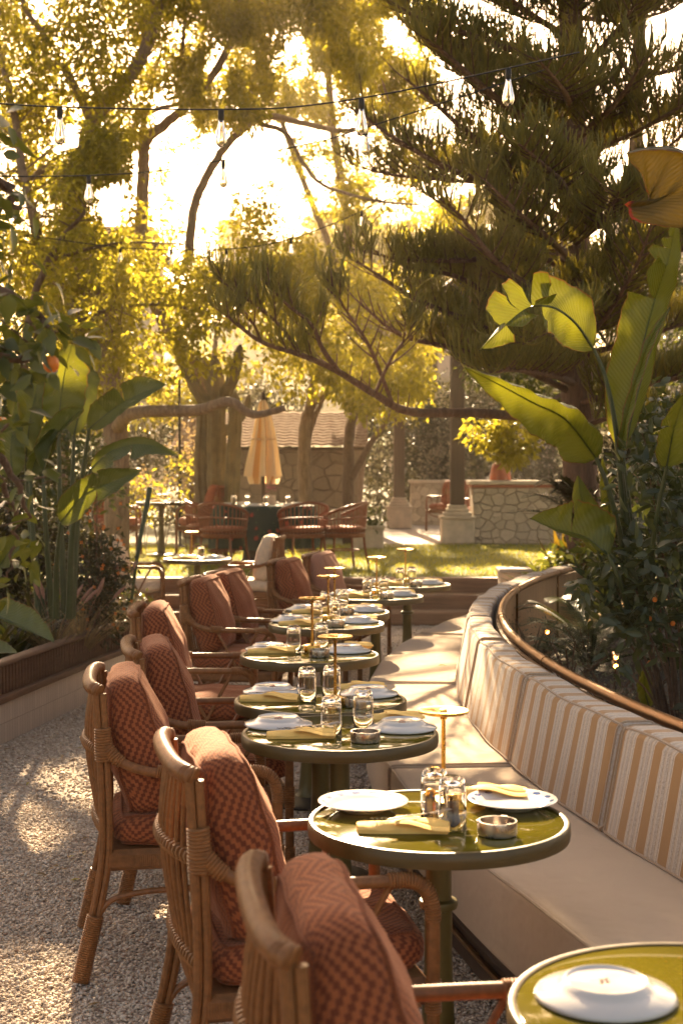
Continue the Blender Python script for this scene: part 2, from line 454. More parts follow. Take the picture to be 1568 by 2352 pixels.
def tiles():
    m, nt, b = newmat('ceramic_tiles'); uv = coord(nt, 'UV')
    br = nd(nt, 'ShaderNodeTexBrick', {'Vector': uv, 'Color1': (.60, .50, .41, 1), 'Color2': (.50, .41, .33, 1), 'Mortar': (.30, .22, .16, 1), 'Scale': 1.0, 'Mortar Size': .0022, 'Brick Width': .042, 'Row Height': .125})
    br.offset = 0.0
    n = noise(nt, 6, 4, uv)
    nt.links.new(mix(nt, math_(nt, 'MULTIPLY', n.outputs[0], .5), br.outputs[0], (.40, .32, .25)), b.inputs['Base Color'])
    b.inputs['Roughness'].default_value = .42; bump(nt, b, math_(nt, 'SUBTRACT', 1, br.outputs['Fac']), .6, .004)
    return m
M['tiles'] = tiles()
def island(name, stops, rough=.85, bscale=60, bstr=.4):
    m, nt, b = newmat(name); g = nt.nodes.new('ShaderNodeNewGeometry')
    c = ramp(nt, g.outputs['Random Per Island'], stops)
    n = noise(nt, bscale, 4, coord(nt))
    nt.links.new(mix(nt, math_(nt, 'MULTIPLY', n.outputs[0], .5), c, tuple(x * .6 for x in stops[0][1])), b.inputs['Base Color'])
    b.inputs['Roughness'].default_value = rough; bump(nt, b, n.outputs[0], bstr, .003)
    return m
M['pebble'] = island('pebble', [(0, (.42, .32, .23)), (.25, (.58, .47, .36)), (.6, (.68, .57, .45)), (.92, (.78, .68, .57)), (1, (.34, .20, .12))])
def ground_gravel():
    m, nt, b = newmat('gravel_bed'); o = coord(nt)
    v = nd(nt, 'ShaderNodeTexVoronoi', {'Scale': 75, 'Vector': o}); n = noise(nt, 3, 4, o)
    hs = nt.nodes.new('ShaderNodeSeparateColor'); nt.links.new(v.outputs['Color'], hs.inputs[0])
    c = ramp(nt, hs.outputs[0], [(0, (.30, .22, .16)), (1, (.60, .50, .40))])
    c = mix(nt, math_(nt, 'MULTIPLY', v.outputs[0], 40), c, (.2, .15, .11)) if False else c
    nt.links.new(mix(nt, math_(nt, 'MULTIPLY', n.outputs[0], .4), c, (.26, .2, .15)), b.inputs['Base Color'])
    b.inputs['Roughness'].default_value = .9; bump(nt, b, math_(nt, 'SUBTRACT', 1, v.outputs[0]), 1.0, .012)
    return m
M['gravel_bed'] = ground_gravel()
M['soil'] = simple('soil', (.055, .036, .022), .95, var=.5, scale=18, bstr=.8, bscale=40, bdist=.03)
M['turf'] = simple('turf', (.13, .14, .03), .95, var=.4, scale=14, bstr=.8, bscale=80, bdist=.03)
M['earth'] = simple('earth', (.16, .14, .06), .95, var=.4, scale=.4, bstr=.5, bscale=4, bdist=.05)
M['paving'] = simple('paving', (.34, .28, .23), .8, var=.2, scale=6, bstr=.3)
def leafmat(name, stops, trans, tf=.5, rough=.42, veins=0, spec=.5, edge=None):
    m, nt, b = newmat(name); g = nt.nodes.new('ShaderNodeNewGeometry'); o = coord(nt)
    col = ramp(nt, g.outputs['Random Per Island'], stops)
    n = noise(nt, 6, 4, o)
    col = mix(nt, math_(nt, 'MULTIPLY', n.outputs[0], .35), col, tuple(x * .5 for x in stops[0][1]))
    tcol = mix(nt, g.outputs['Random Per Island'], tuple(x * .72 for x in trans), tuple(min(1, x * 1.2) for x in trans))
    if veins:
        uv = coord(nt, 'UV'); sx = nt.nodes.new('ShaderNodeSeparateXYZ'); nt.links.new(uv, sx.inputs[0])
        au = math_(nt, 'ABSOLUTE', sx.outputs[0])
        ph = math_(nt, 'SUBTRACT', math_(nt, 'MULTIPLY', sx.outputs[1], veins), math_(nt, 'MULTIPLY', au, veins * .10))
        w = math_(nt, 'PINGPONG', ph, .5); n2 = noise(nt, 30, 3, uv)
        k = math_(nt, 'MULTIPLY', w, .9)
        col = mix(nt, k, col, tuple(min(1, x * 1.5) for x in stops[-1][1])); tcol = mix(nt, k, tcol, tuple(x * .72 for x in trans))
        if edge:
            em = ramp(nt, math_(nt, 'ADD', au, math_(nt, 'MULTIPLY', n2.outputs[0], .06)), [(.985, (0, 0, 0)), (1.03, (1, 1, 1))])
            col = mix(nt, em, col, edge); tcol = mix(nt, em, tcol, tuple(min(1, x * 2) for x in edge))
        bl = noise(nt, 9, 5, uv, .7); col = mix(nt, ramp(nt, bl.outputs[0], [(.58, (0, 0, 0)), (.72, (.55,) * 3)]), col, (.10, .075, .02)); tcol = mix(nt, ramp(nt, bl.outputs[0], [(.55, (0, 0, 0)), (.75, (.5,) * 3)]), tcol, (.16, .10, .01))
        bump(nt, b, w, .5, .008)
    nt.links.new(col, b.inputs['Base Color']); b.inputs['Roughness'].default_value = rough; b.inputs['Specular IOR Level'].default_value = spec
    t = nd(nt, 'ShaderNodeBsdfTranslucent', {'Color': tcol})
    mx = nd(nt, 'ShaderNodeMixShader', {0: tf}); nt.links.new(b.outputs[0], mx.inputs[1]); nt.links.new(t.outputs[0], mx.inputs[2])
    nt.links.new(mx.outputs[0], nt.nodes['Material Output'].inputs['Surface'])
    return m
M['leaf_gold'] = leafmat('leaf_gold', [(0, (.040, .050, .007)), (1, (.092, .100, .014))], (.57, .49, .042), .56, spec=.4)
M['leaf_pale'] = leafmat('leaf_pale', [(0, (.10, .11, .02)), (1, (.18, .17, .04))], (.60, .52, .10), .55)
M['leaf_pine'] = leafmat('leaf_pine', [(0, (.125, .135, .050)), (.8, (.20, .195, .068)), (1, (.25, .17, .065))], (.66, .58, .10), .50, rough=.5, spec=.4)
M['leaf_citrus'] = leafmat('leaf_citrus', [(0, (.030, .048, .010)), (1, (.065, .085, .018))], (.22, .23, .018), .27, rough=.34)
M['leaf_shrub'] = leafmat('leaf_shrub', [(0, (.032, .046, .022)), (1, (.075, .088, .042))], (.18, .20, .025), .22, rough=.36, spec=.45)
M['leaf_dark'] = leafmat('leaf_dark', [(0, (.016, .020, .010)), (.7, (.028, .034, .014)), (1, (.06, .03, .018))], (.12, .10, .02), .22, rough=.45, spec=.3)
M['leaf_herb'] = leafmat('leaf_herb', [(0, (.09, .10, .07)), (1, (.17, .17, .12))], (.2, .2, .09), .3, rough=.6)
M['leaf_straw'] = leafmat('leaf_straw', [(0, (.16, .11, .05)), (1, (.30, .21, .11))], (.4, .28, .12), .4, rough=.6)
M['leaf_banana'] = leafmat('leaf_banana', [(0, (.045, .075, .012)), (1, (.065, .095, .018))], (.24, .235, .012), .36, rough=.38, veins=46, edge=(.12, .055, .012))
M['leaf_banana_dark'] = leafmat('leaf_banana_dark', [(0, (.045, .070, .017)), (1, (.075, .10, .025))], (.20, .205, .015), .28, rough=.36, veins=40, edge=(.10, .05, .012))
M['leaf_bronze'] = leafmat('leaf_bronze', [(0, (.085, .06, .012)), (1, (.11, .08, .015))], (.34, .21, .012), .34, rough=.4, veins=60, edge=(.28, .04, .015))
M['grass'] = leafmat('grass', [(0, (.07, .085, .012)), (1, (.13, .135, .025))], (.52, .48, .035), .5, rough=.5)
M['stem_green'] = simple('stem_green', (.05, .06, .018), .5, bstr=.1)
def bark(name, col, sc=1.0):
    m, nt, b = newmat(name); o = coord(nt)
    mp = nd(nt, 'ShaderNodeMapping', {'Vector': o, 'Scale': (22 * sc, 22 * sc, 5 * sc)})
    n = noise(nt, 1, 7, mp.outputs[0], .7, .4); v = nd(nt, 'ShaderNodeTexVoronoi', {'Scale': 1.1, 'Vector': mp.outputs[0]}, feature='DISTANCE_TO_EDGE')
    nt.links.new(ramp(nt, n.outputs[0], [(.25, tuple(x * .45 for x in col)), (.75, tuple(x * 1.5 for x in col))]), b.inputs['Base Color'])
    b.inputs['Roughness'].default_value = .85; bump(nt, b, math_(nt, 'ADD', n.outputs[0], math_(nt, 'MULTIPLY', v.outputs[0], 1.2)), .9, .025)
    return m
M['bark'] = bark('bark', (.27, .18, .11)); M['bark_pine'] = bark('bark_pine', (.17, .095, .055)); M['bark_thin'] = bark('bark_thin', (.15, .09, .055), 2)
M['cactus'] = simple('cactus', (.17, .13, .06), .7, var=.35, scale=5, bstr=.4, bscale=20)

# ------------------------------------------------------------ ground
LAWN = 0.45
def sheet(name, outline, z, mat, kind='structure', n=1):
    mb = MB(); mb.add([(x, y, z) for x, y in outline], [list(range(len(outline)))], [[(x, y) for x, y in outline]])
    return tag(mb.build(name, mat, smooth=False), kind=kind)
def wallpath(pts, n=8): return [Vector((p.x, p.y, 0)) for p in catmull([(x, y, 0) for x, y in pts], n)]
def sweep(mb, path, sec, uvs=1.0, caps=True, closed=True, mi=0):
    """sec: (offset to the right of travel, z) closed outline; uv = (along, around)"""
    m = len(path); rows = []; L = [0.0]; sl = [0.0]
    for i in range(m):
        t = (path[min(i + 1, m - 1)] - path[max(i - 1, 0)]).normalized(); nrm = Vector((t.y, -t.x, 0))
        rows.append([path[i] + nrm * a + Vector((0, 0, z)) for a, z in sec])
        if i: L.append(L[-1] + (path[i] - path[i - 1]).length)
    k = len(sec)
    for j in range(1, k + 1): sl.append(sl[-1] + math.hypot(sec[j % k][0] - sec[j - 1][0], sec[j % k][1] - sec[j - 1][1]))
    mb.grid(rows, lambda a, b: (L[a] * uvs, sl[b] * uvs), mi, close=closed)
    if caps and closed:
        mb.add(rows[0], [list(range(k))]); mb.add(rows[-1], [list(range(k - 1, -1, -1))])
tag(sheet('ground', [(-60, -20), (60, -20), (60, 15.95), (-60, 15.95)], -0.04, M['earth']), kind='structure')
sheet('gravel_bed', [(-7, -4), (7, -4), (7, 15.3), (-7, 15.3)], 0.0, M['gravel_bed'])
sheet('terrain', [(-400, 15.95), (400, 15.95), (400, 900), (-400, 900)], LAWN - .012, M['earth'])
sheet('lawn', [(-9, 16.0), (5.2, 16.0), (6.5, 23.0), (1.55, 23.0), (1.2, 22.2), (-9, 22.2)], LAWN, M['turf'])
sheet('paved_court', [(.2, 22.3), (8, 22.9), (9, 40), (-1, 40)], LAWN - .004, M['paving'])

# ------------------------------------------------------------ bench
BC = Vector((12.62, 7.2, 0))
def arc(r, y0, y1, n=24):
    a0, a1 = math.asin((y0 - BC.y) / r), math.asin((y1 - BC.y) / r)
    return [Vector((BC.x - r * math.cos(a0 + (a1 - a0) * i / n), BC.y + r * math.sin(a0 + (a1 - a0) * i / n), 0)) for i in range(n + 1)]
def rsec(x0, x1, z0, z1, b, n=4):
    """rounded rectangle outline in (offset, z)"""
    out = []
    for cx, cz, a0 in ((x1 - b, z1 - b, 0), (x0 + b, z1 - b, 90), (x0 + b, z0 + b, 180), (x1 - b, z0 + b, 270)):
        for i in range(n + 1):
            a = R(a0 + 90 * i / n); out.append((cx + b * math.cos(a), cz + b * math.sin(a)))
    return out
bench = thing('banquette', 'long curved banquette with beige seat pads and ochre striped back cushions', 'bench', (0, 0, 0))
Y0, Y1 = 1.9, 12.45
def pad(y0, y1, r_mid, sec_fn, name, mat, zpuff, parent, pipes, uoff):
    """cushion following the bench curve; path travels +y so its right side faces the planting"""
    n = 30; path = arc(r_mid, y0 + .004, y1 - .004, n); m = n + 1
    rows = []; Ls = [0]
    tot = sum((path[i] - path[i - 1]).length for i in range(1, m))
    ts = [0, .003, .010, .022] + [(.022 + (tot - .044) * i / 24) for i in range(1, 24)] + [tot - .022, tot - .010, tot - .003, tot]
    def at(s):
        k = min(n - 1, int(s / tot * n)); t = s / tot * n - k
        p = path[k].lerp(path[k + 1], t); d = (path[k + 1] - path[k]).normalized(); return p, Vector((d.y, -d.x, 0))
    secs = None
    for s in ts:
        e = min(s, tot - s); ins = .022 - math.sqrt(max(0, .022 ** 2 - (max(0, .022 - e)) ** 2)) if e < .022 else 0
        p, nv = at(s); q = s / tot
        sec = sec_fn(ins, math.sin(math.pi * q) ** .5 if 0 < q < 1 else 0, s)
        rows.append([p + nv * a + Vector((0, 0, z)) for a, z in sec])
    k = len(rows[0]); sl = [0]
    for j in range(1, k + 1): sl.append(sl[-1] + (rows[8][j % k] - rows[8][j - 1]).length)
    mb = MB(); mb.grid(rows, lambda a, b: (uoff + ts[a], sl[b]), close=True)
    mb.add(rows[0], [list(range(k))], [[(uoff, sl[j]) for j in range(k)]]); mb.add(rows[-1], [list(range(k - 1, -1, -1))], [[(uoff, sl[j]) for j in range(k - 1, -1, -1)]])
    o = mb.build(name, mat, parent, sharp=60)
    pm = MB()
    for j in pipes: pm.tube([r[j] for r in rows], .0055, 6)
    for rr in (rows[3], rows[-4]): pm.tube([rr[j] for j in range(k)] + [rr[0]], .005, 6, False)
    pm.build('piping', mat, o)
    return o
def seat_sec(ins, q, s):
    out = rsec(-.50 + ins, .06, .20 + ins, .465 - ins, .024)
    return [(a, z + (.016 * q * (1 - ((a + .22) / .30) ** 2) if z > .40 else 0) + (.004 * math.sin(s * 7 + a * 9) if z > .4 else 0)) for a, z in out]
cuts = [Y0, 3.32, 5.86, 8.08, 10.4, Y1]
for i in range(5): pad(cuts[i], cuts[i + 1], 12.0, seat_sec, 'seat_cushion', M['bench_cloth'], .02, bench, (7,), i * 3.3)
LEAN = .075 / .38
def back_sec(ins, q, s):
    h = .374; out = rsec(0 + ins * .5, .135 - ins * .5, 0 + ins, h - ins, .028)
    res = []
    for a, z in out:
        f = -.030 * q * (1 - ((z - h / 2) / (h / 2)) ** 2) if a < .06 else 0
        a2 = a + f + .003 * math.sin(s * 11 + z * 8)
        res.append((a2 + z * LEAN, z + .462 - .10 * LEAN * a2 + (.006 * math.sin(s * 8.3) if z > .3 else 0)))
    return res
bcuts = [Y0, 2.45, 3.6, 4.755, 5.88, 7.14, 8.25, 9.33, 10.4, 11.45, Y1]
for i in range(len(bcuts) - 1): pad(bcuts[i], bcuts[i + 1], 12.0, back_sec, 'back_cushion', M['striped'], .02, bench, (7, 11), i * 1.17 + .03 * (i % 3))
mb = MB(); sweep(mb, arc(12.0, Y0, Y1, 40), rsec(-.44, .10, .012, .155, .01, 1)); mb.build('base_plinth', M['dark_wood'], bench)
mb = MB(); sweep(mb, arc(12.0, Y0, Y1, 40), rsec(-.475, -.30, .158, .196, .012, 2)); mb.build('base_moulding', M['dark_wood'], bench)
mb = MB(); mb.tube([p + Vector((0, 0, .10)) for p in arc(12.452, Y0, Y1, 50)], .011, 8); mb.build('foot_rail', M['bronze'], bench)
mb = MB(); sweep(mb, arc(11.755, Y0, Y1, 40), [(-.012, .02), (.012, .02), (.012, .80), (-.012, .80)]); mb.build('back_panel', M['panel_wood'], bench)
mb = MB(); mb.tube([p + Vector((0, 0, .828)) for p in arc(11.735, Y0, Y1 - .25, 60)], .0225, 14)
for y in (2.9, 4.6, 6.35, 8.2, 10.1, 11.7):
    p = arc(11.735, y, y + .03, 1); mb.tube([p[0] + Vector((0, 0, .828)), p[1] + Vector((0, 0, .828))], .0252, 14)
    mb.tube([p[0] + Vector((0, 0, .3)), p[0] + Vector((0, 0, .81))], .008, 8)
mb.build('bronze_rail', M['bronze'], bench)

# raised bed behind the bench
kerb = thing('stone_kerb', 'low curved stone kerb edging the planting behind the striped bench', 'kerb', (0, 0, 0))
mb = MB(); sweep(mb, arc(11.42, 1.0, 13.2, 40), rsec(-.03, .16, 0, .36, .01, 1)); mb.build('kerb_wall', M['limestone'], kerb)
mb = MB(); sweep(mb, arc(11.42, 1.0, 13.2, 40), rsec(-.055, .19, .363, .42, .012, 2)); mb.build('coping', M['limestone'], kerb)
bedo = [(p.x, p.y) for p in arc(11.3, 1.0, 13.2, 40)]
sheet('planting_bed', bedo + [(4.2, 14.6), (7, 15.2), (9, 15.2), (9, 1.0)], .385, M['soil'])

# ------------------------------------------------------------ timber steps up to the lawn
steps = thing('garden_steps', 'wide dark timber steps leading from the gravel up to the lawn', 'steps', (0, 0, 0))
for k, (ya, yb, z) in enumerate(((15.2, 15.56, .145), (15.563, 15.92, .295), (15.923, 16.12, .452))):
    mb = MB(); mb.box((-.9, (ya + yb) / 2, z / 2 + .002 * k), (6.6, yb - ya, z), bev=.018); mb.build('step', M['step_timber'], steps)

# ------------------------------------------------------------ tiled planter with fluted rail
ppts = [(-3.3, 2.5), (-2.9, 4.2), (-2.45, 6.4), (-2.08, 8.68), (-1.81, 10.38), (-1.66, 11.2), (-1.64, 11.8), (-1.85, 12.4), (-2.5, 12.8), (-4.0, 13.0)]
pp = wallpath(ppts, 10)
planter = thing('tiled_planter', 'curved planter of cream upright tiles with a brown fluted rail', 'planter', (0, 0, 0))
mb = MB(); sweep(mb, pp, [(0, 0), (0, .255), (-.10, .255), (-.10, 0)]); mb.build('tile_face', M['tiles'], planter, sharp=30)
mb = MB(); sweep(mb, pp, rsec(-.10, .035, .257, .300, .008, 2)); mb.build('ledge', M['ledge_timber'], planter)
mb = MB(); sweep(mb, pp, [(-.02, .302), (-.02, .472), (-.06, .472), (-.06, .302)])
L = 0; nxt = .0
for i in range(1, len(pp)):
    seg = (pp[i] - pp[i - 1]); l = seg.length; d = seg / l; nv = Vector((d.y, -d.x, 0))
    while nxt < L + l:
        p = pp[i - 1] + d * (nxt - L) + nv * -.012; mb.tube([p + Vector((0, 0, .303)), p + Vector((0, 0, .471))], .017, 6, False); nxt += .052
    L += l
mb.build('fluted_band', M['ledge_timber'], planter)
mb = MB(); sweep(mb, pp, rsec(-.075, .018, .474, .508, .014, 3)); mb.build('cap_rail', M['ledge_timber'], planter)
sheet('flower_bed', [(p.x - .08, p.y) for p in pp] + [(-9, 13.0), (-9, 2.5)], .34, M['soil'])

# ------------------------------------------------------------ café tables
def make_table():
    t = thing('cafe_table', None, 'table')
    mb = MB(); mb.lathe([(0.001, .7460), (.332, .7460), (.3335, .7455)], 72, cap0=False, cap1=False); mb.build('tabletop', M['olive_gloss'], t)
    mb = MB(); mb.lathe([(.3338, .744), (.3345, .7485), (.339, .7505), (.346, .7495), (.350, .745), (.351, .722), (.349, .708), (.342, .706), (.10, .712), (.02, .712)], 72, cap0=False); mb.build('rim', M['olive_rim'], t)
    mb = MB(); mb.lathe([(.055, .706), (.052, .69), (.036, .675), (.0355, .53), (.037, .50), (.037, .40), (.040, .30), (.046, .18), (.053, .10), (.060, .05), (.075, .033)], 24); c = mb.build('column', M['olive_leg'], t)
    mb = MB(); mb.lathe([(.0365, .535), (.050, .530), (.053, .520), (.050, .510), (.0375, .505)], 24, cap0=False, cap1=False); mb.build('collar', M['olive_leg'], c)
    mb = MB(); mb.lathe([(.215, 0.004), (.218, .012), (.205, .022), (.09, .032), (.07, .036)], 40); mb.build('base_plate', M['dark_metal'], t)
    return t
TABLES = [((.64, 2.45), 'olive table cut by the picture corner, one upturned plate on top'),
          ((.26, 3.79), 'round olive table with the blue patterned plate, full in sun'),
          ((-.006, 5.04), 'round olive table between the sunlit cushion chair and the bench'),
          ((-.085, 5.76), 'round olive table carrying a tall brass lamp, second beyond the blue plate'),
          ((-.16, 7.15), 'round olive table with wrapped napkins opposite the bench seam'),
          ((-.09, 8.57), 'round olive table where the bench starts to bend'),
          ((-.037, 9.26), 'round olive table beside the paired chairs and bench bend'),
          ((.25, 10.4), 'round olive table just before the timber steps'),
          ((.53, 11.45), 'round olive table beyond all others along the bench'),
          ((-1.49, 14.7), 'small round table with cream chairs at the foot of the lawn'),
          ((-2.52, 19.9), 'small round table up on the lawn beside the banana leaves')]
ts0 = []
proto = make_table()
for i, ((x, y), lab) in enumerate(TABLES):
    t = proto if i == 0 else copy_tree(proto)
    t.location = (x, y, LAWN + .015 if i == 10 else 0.008); t['label'] = lab; t['group'] = 'round olive café tables' if i < 9 else 'round tables by the lawn'
    t.rotation_euler.z = i * .7

# ------------------------------------------------------------ tableware
def ware(name, lab, cat, grp, mk):
    return dict(name=name, cat=cat, grp=grp, mk=mk, n=0, proto=None)
def plate_up():
    mb = MB()      # turned over, foot ring up
    mb.lathe([(.124, .002), (.127, .004), (.122, .010), (.092, .019), (.080, .026), (.074, .033), (.071, .0335), (.069, .030), (.066, .0285), (.001, .0285)], 48, cap1=False)
    return mb
def plate_dn():
    mb = MB()
    mb.lathe([(.072, .001), (.076, .004), (.090, .010), (.122, .022), (.126, .0235), (.124, .0255), (.092, .014), (.082, .0095), (.076, .0085), (.001, .008)], 56, cap1=False)
    return mb
def napkin_mb():
    mb = MB(); n, m = 18, 8
    def pt(i, j, lay):
        u = -1 + 2 * i / n; v = -1 + 2 * j / m
        x = u * .118 * (1 + .03 * math.sin(v * 2 + lay)); y = v * (.040 + .006 * u * (1 if lay else -1))
        z = .003 + .008 * lay + (1 - v * v) ** .5 * (.014 + .006 * math.sin(u * 2.4 + lay)) + .002 * math.sin(u * 9 + v * 4)
        y += .010 * math.sin(u * 1.6)
        return (x, y, max(.0015, z))
    top = [[pt(i, j, 1) for j in range(m + 1)] for i in range(n + 1)]
    bot = [[(p[0], p[1], .001) for p in r] for r in top]
    mb.grid(top); mb.grid([r[::-1] for r in bot])
    edge = lambda A, B: mb.grid([A, B])
    edge([r[0] for r in bot], [r[0] for r in top]); edge([r[-1] for r in top], [r[-1] for r in bot])
    edge(top[0], bot[0]); edge(bot[-1], top[-1])
    # the folded-over flap
    fl = [[(-.02 + .14 * a / 8, -.045 + .085 * b / 6 - .02 * a / 8, .029 + .004 * math.sin(a * .8) + .005 * math.sin(b * 1.1) - .0016 * a) for b in range(7)] for a in range(9)]
    mb.grid(fl); mb.grid([[(x, y, z - .003) for x, y, z in r][::-1] for r in fl])
    return mb
def squiggle():
    mb = MB()
    p = [(-.085 + .004 * k, -.006 + .007 * math.sin(k * 2.1), .0315) for k in range(14)]
    mb.tube(p, .0012, 4); mb.tube([(-.06, .012, .030), (-.05, .020, .0285), (-.04, .012, .030)], .0012, 4)
    return mb
def glass_mb():
    mb = MB()    # upside down: thick base on top
    o = [(.0375, .001), (.0372, .055), (.036, .105), (.034, .123), (.029, .132), (.020, .1365), (.001, .137)]
    i = [(.001, .119), (.026, .118), (.0315, .111), (.0335, .092), (.0348, .05), (.0352, .001)]
    mb.lathe(o + i + [(.0375, .001)], 40, cap0=False, cap1=False)
    return mb
def ashtray_mb():
    mb = MB(); mb.lathe([(.046, .001), (.050, .003), (.0515, .010), (.0515, .034), (.0505, .038), (.047, .038), (.0465, .034), (.0465, .006), (.001, .005)], 48, cap1=False)
    for a in (0.7, 2.8, 4.9):
        mb.box((.049 * math.cos(a), .049 * math.sin(a), .0365), (.010, .016, .005), a)
    return mb
def fork_mb():
    mb = MB(); mb.tube([(-.10, 0, .004), (-.05, 0, .006), (0, 0, .005), (.03, 0, .004)], [.004, .0035, .0025, .003], 8, flat=.5)
    mb.tube([(.028, 0, .004), (.045, 0, .003), (.055, 0, .004)], [.004, .010, .010], 8, flat=.25)
    for k in range(4): mb.tube([(.053, -.0085 + .0057 * k, .004), (.075, -.0085 + .0057 * k, .007), (.098, -.0075 + .005 * k, .008)], [.0018, .0016, .0008], 5)
    return mb
def make_ware(kind):
    if kind == 'plate_up':
        o = plate_up().build('upturned_plate', M['porcelain'], sharp=0); mb = MB()
        for a, b_ in ((-.010, .004), (-.004, -.006), (.003, .005), (.009, -.003)): mb.tube([(a - .004, b_, .0289), (a, b_ + .005, .0289), (a + .004, b_ - .002, .0289)], .0011, 4)
        mb.build('maker_mark', M['terracotta_cloth'], o); return o
    if kind == 'plate_dn': return plate_dn().build('dinner_plate', M['porcelain_blue'], sharp=0)
    if kind == 'napkin':
        o = napkin_mb().build('napkin', M['napkin'], sharp=70); squiggle().build('printed_script', M['ink'], o); return o
    if kind == 'glass': return glass_mb().build('tumbler', M['glass'], sharp=0)
    if kind == 'ashtray': return ashtray_mb().build('ashtray', M['steel'])
    if kind == 'fork': return fork_mb().build('fork', M['steel'])
    if kind == 'pepper':
        t = thing('pepper_pot', None, 'pepper pot')
        mb = MB(); mb.lathe([(.016, .001), (.018, .004), (.017, .04), (.014, .046)], 20); mb.build('jar', M['dark_wood'], t)
        mb = MB(); mb.lathe([(.0155, .0465), (.0165, .050), (.0160, .060), (.010, .065), (.001, .066)], 20, cap1=False); mb.build('cap', M['brass'], t)
        return t
    if kind == 'lamp':
        t = thing('table_lamp', None, 'table lamp')
        mb = MB(); mb.lathe([(.044, .001), (.0445, .003), (.0445, .032), (.043, .036), (.030, .0365), (.012, .040), (.0075, .048)], 40); mb.build('base', M['brass'], t)
        mb = MB(); mb.lathe([(.0068, .040), (.0062, .10), (.0056, .25), (.010, .256), (.006, .262)], 16); mb.build('stem', M['brass'], t)
        mb = MB(); mb.lathe([(.012, .262), (.055, .268), (.068, .272), (.0695, .276), (.068, .279), (.036, .2775), (.030, .274), (.012, .273), (.010, .281), (.001, .282)], 48, cap1=False); mb.build('shade_disc', M['brass'], t)
        return t
def blue_plate():
    m, nt, b = newmat('porcelain_blue'); o = coord(nt)
    sx = nt.nodes.new('ShaderNodeSeparateXYZ'); nt.links.new(o, sx.inputs[0])
    r = math_(nt, 'SQRT', math_(nt, 'ADD', math_(nt, 'MULTIPLY', sx.outputs[0], sx.outputs[0]), math_(nt, 'MULTIPLY', sx.outputs[1], sx.outputs[1])))
    a = math_(nt, 'ARCTAN2', sx.outputs[1], sx.outputs[0])
    pet = math_(nt, 'ABSOLUTE', math_(nt, 'SINE', math_(nt, 'MULTIPLY', a, 7)))
    w = math_(nt, 'PINGPONG', math_(nt, 'MULTIPLY', math_(nt, 'SUBTRACT', r, .096), 80), 1)
    fl = math_(nt, 'MULTIPLY', math_(nt, 'POWER', pet, 2), w)
    fl = math_(nt, 'ADD', fl, math_(nt, 'MULTIPLY', noise(nt, 120, 2, o).outputs[0], .5))
    msk = math_(nt, 'MULTIPLY', ramp(nt, fl, [(.62, (0, 0, 0)), (.72, (1, 1, 1))]), ramp(nt, r, [(.0, (0, 0, 0)), (.0945, (0, 0, 0)), (.096, (1, 1, 1)), (.120, (1, 1, 1)), (.1215, (0, 0, 0))], 'CONSTANT'))
    ring = ramp(nt, r, [(0, (0, 0, 0)), (.012, (0, 0, 0)), (.056, (1, 1, 1)), (.0585, (0, 0, 0)), (.068, (1, 1, 1)), (.0695, (0, 0, 0))], 'CONSTANT')
    c = mix(nt, msk, (.78, .74, .69), (.07, .12, .32)); c = mix(nt, math_(nt, 'MULTIPLY', ring, .75), c, (.62, .38, .10))
    nt.links.new(c, b.inputs['Base Color']); b.inputs['Roughness'].default_value = .12; b.inputs['Coat Weight'].default_value = .6; b.inputs['Coat Roughness'].default_value = .03
    return m
M['porcelain_blue'] = blue_plate()
PROTO = {}
CATS = dict(plate_up='plate', plate_dn='plate', napkin='napkin', glass='glass', ashtray='ashtray', fork='fork', lamp='table lamp', pepper='pepper pot')
GRP = dict(plate_up='upturned white plates', plate_dn='blue rimmed plates', napkin='folded yellow napkins', glass='upturned tumblers', ashtray='steel ashtrays', fork='forks beside the napkins', lamp='brass table lamps', pepper='pepper pots')
def put(kind, x, y, z, rz, lab):
    if kind not in PROTO: o = PROTO[kind] = make_ware(kind)
    else: o = copy_tree(PROTO[kind])
    o.location = (x, y, z); o.rotation_euler = (0, 0, rz)
    tag(o, lab, CATS[kind], GRP[kind])
    return o
TN = ['the corner-cut table', 'the table with the blue plate', 'the first table beyond the blue plate', 'the second table beyond the blue plate', 'the third table beyond the blue plate',
      'the table at the bench bend', 'the table by the paired chairs', 'the table before the timber steps', 'the last table along the bench', 'the table with cream chairs', 'the lawn table by banana leaves']
TZ = .7465
tmpl = [('plate_up', -.215, .15), ('plate_up', .19, .10), ('napkin', -.17, -.04), ('napkin', .18, .24), ('glass', -.07, 0.0), ('glass', .055, .13), ('ashtray', .07, -.16), ('fork', -.13, -.025), ('lamp', .0, .16)]
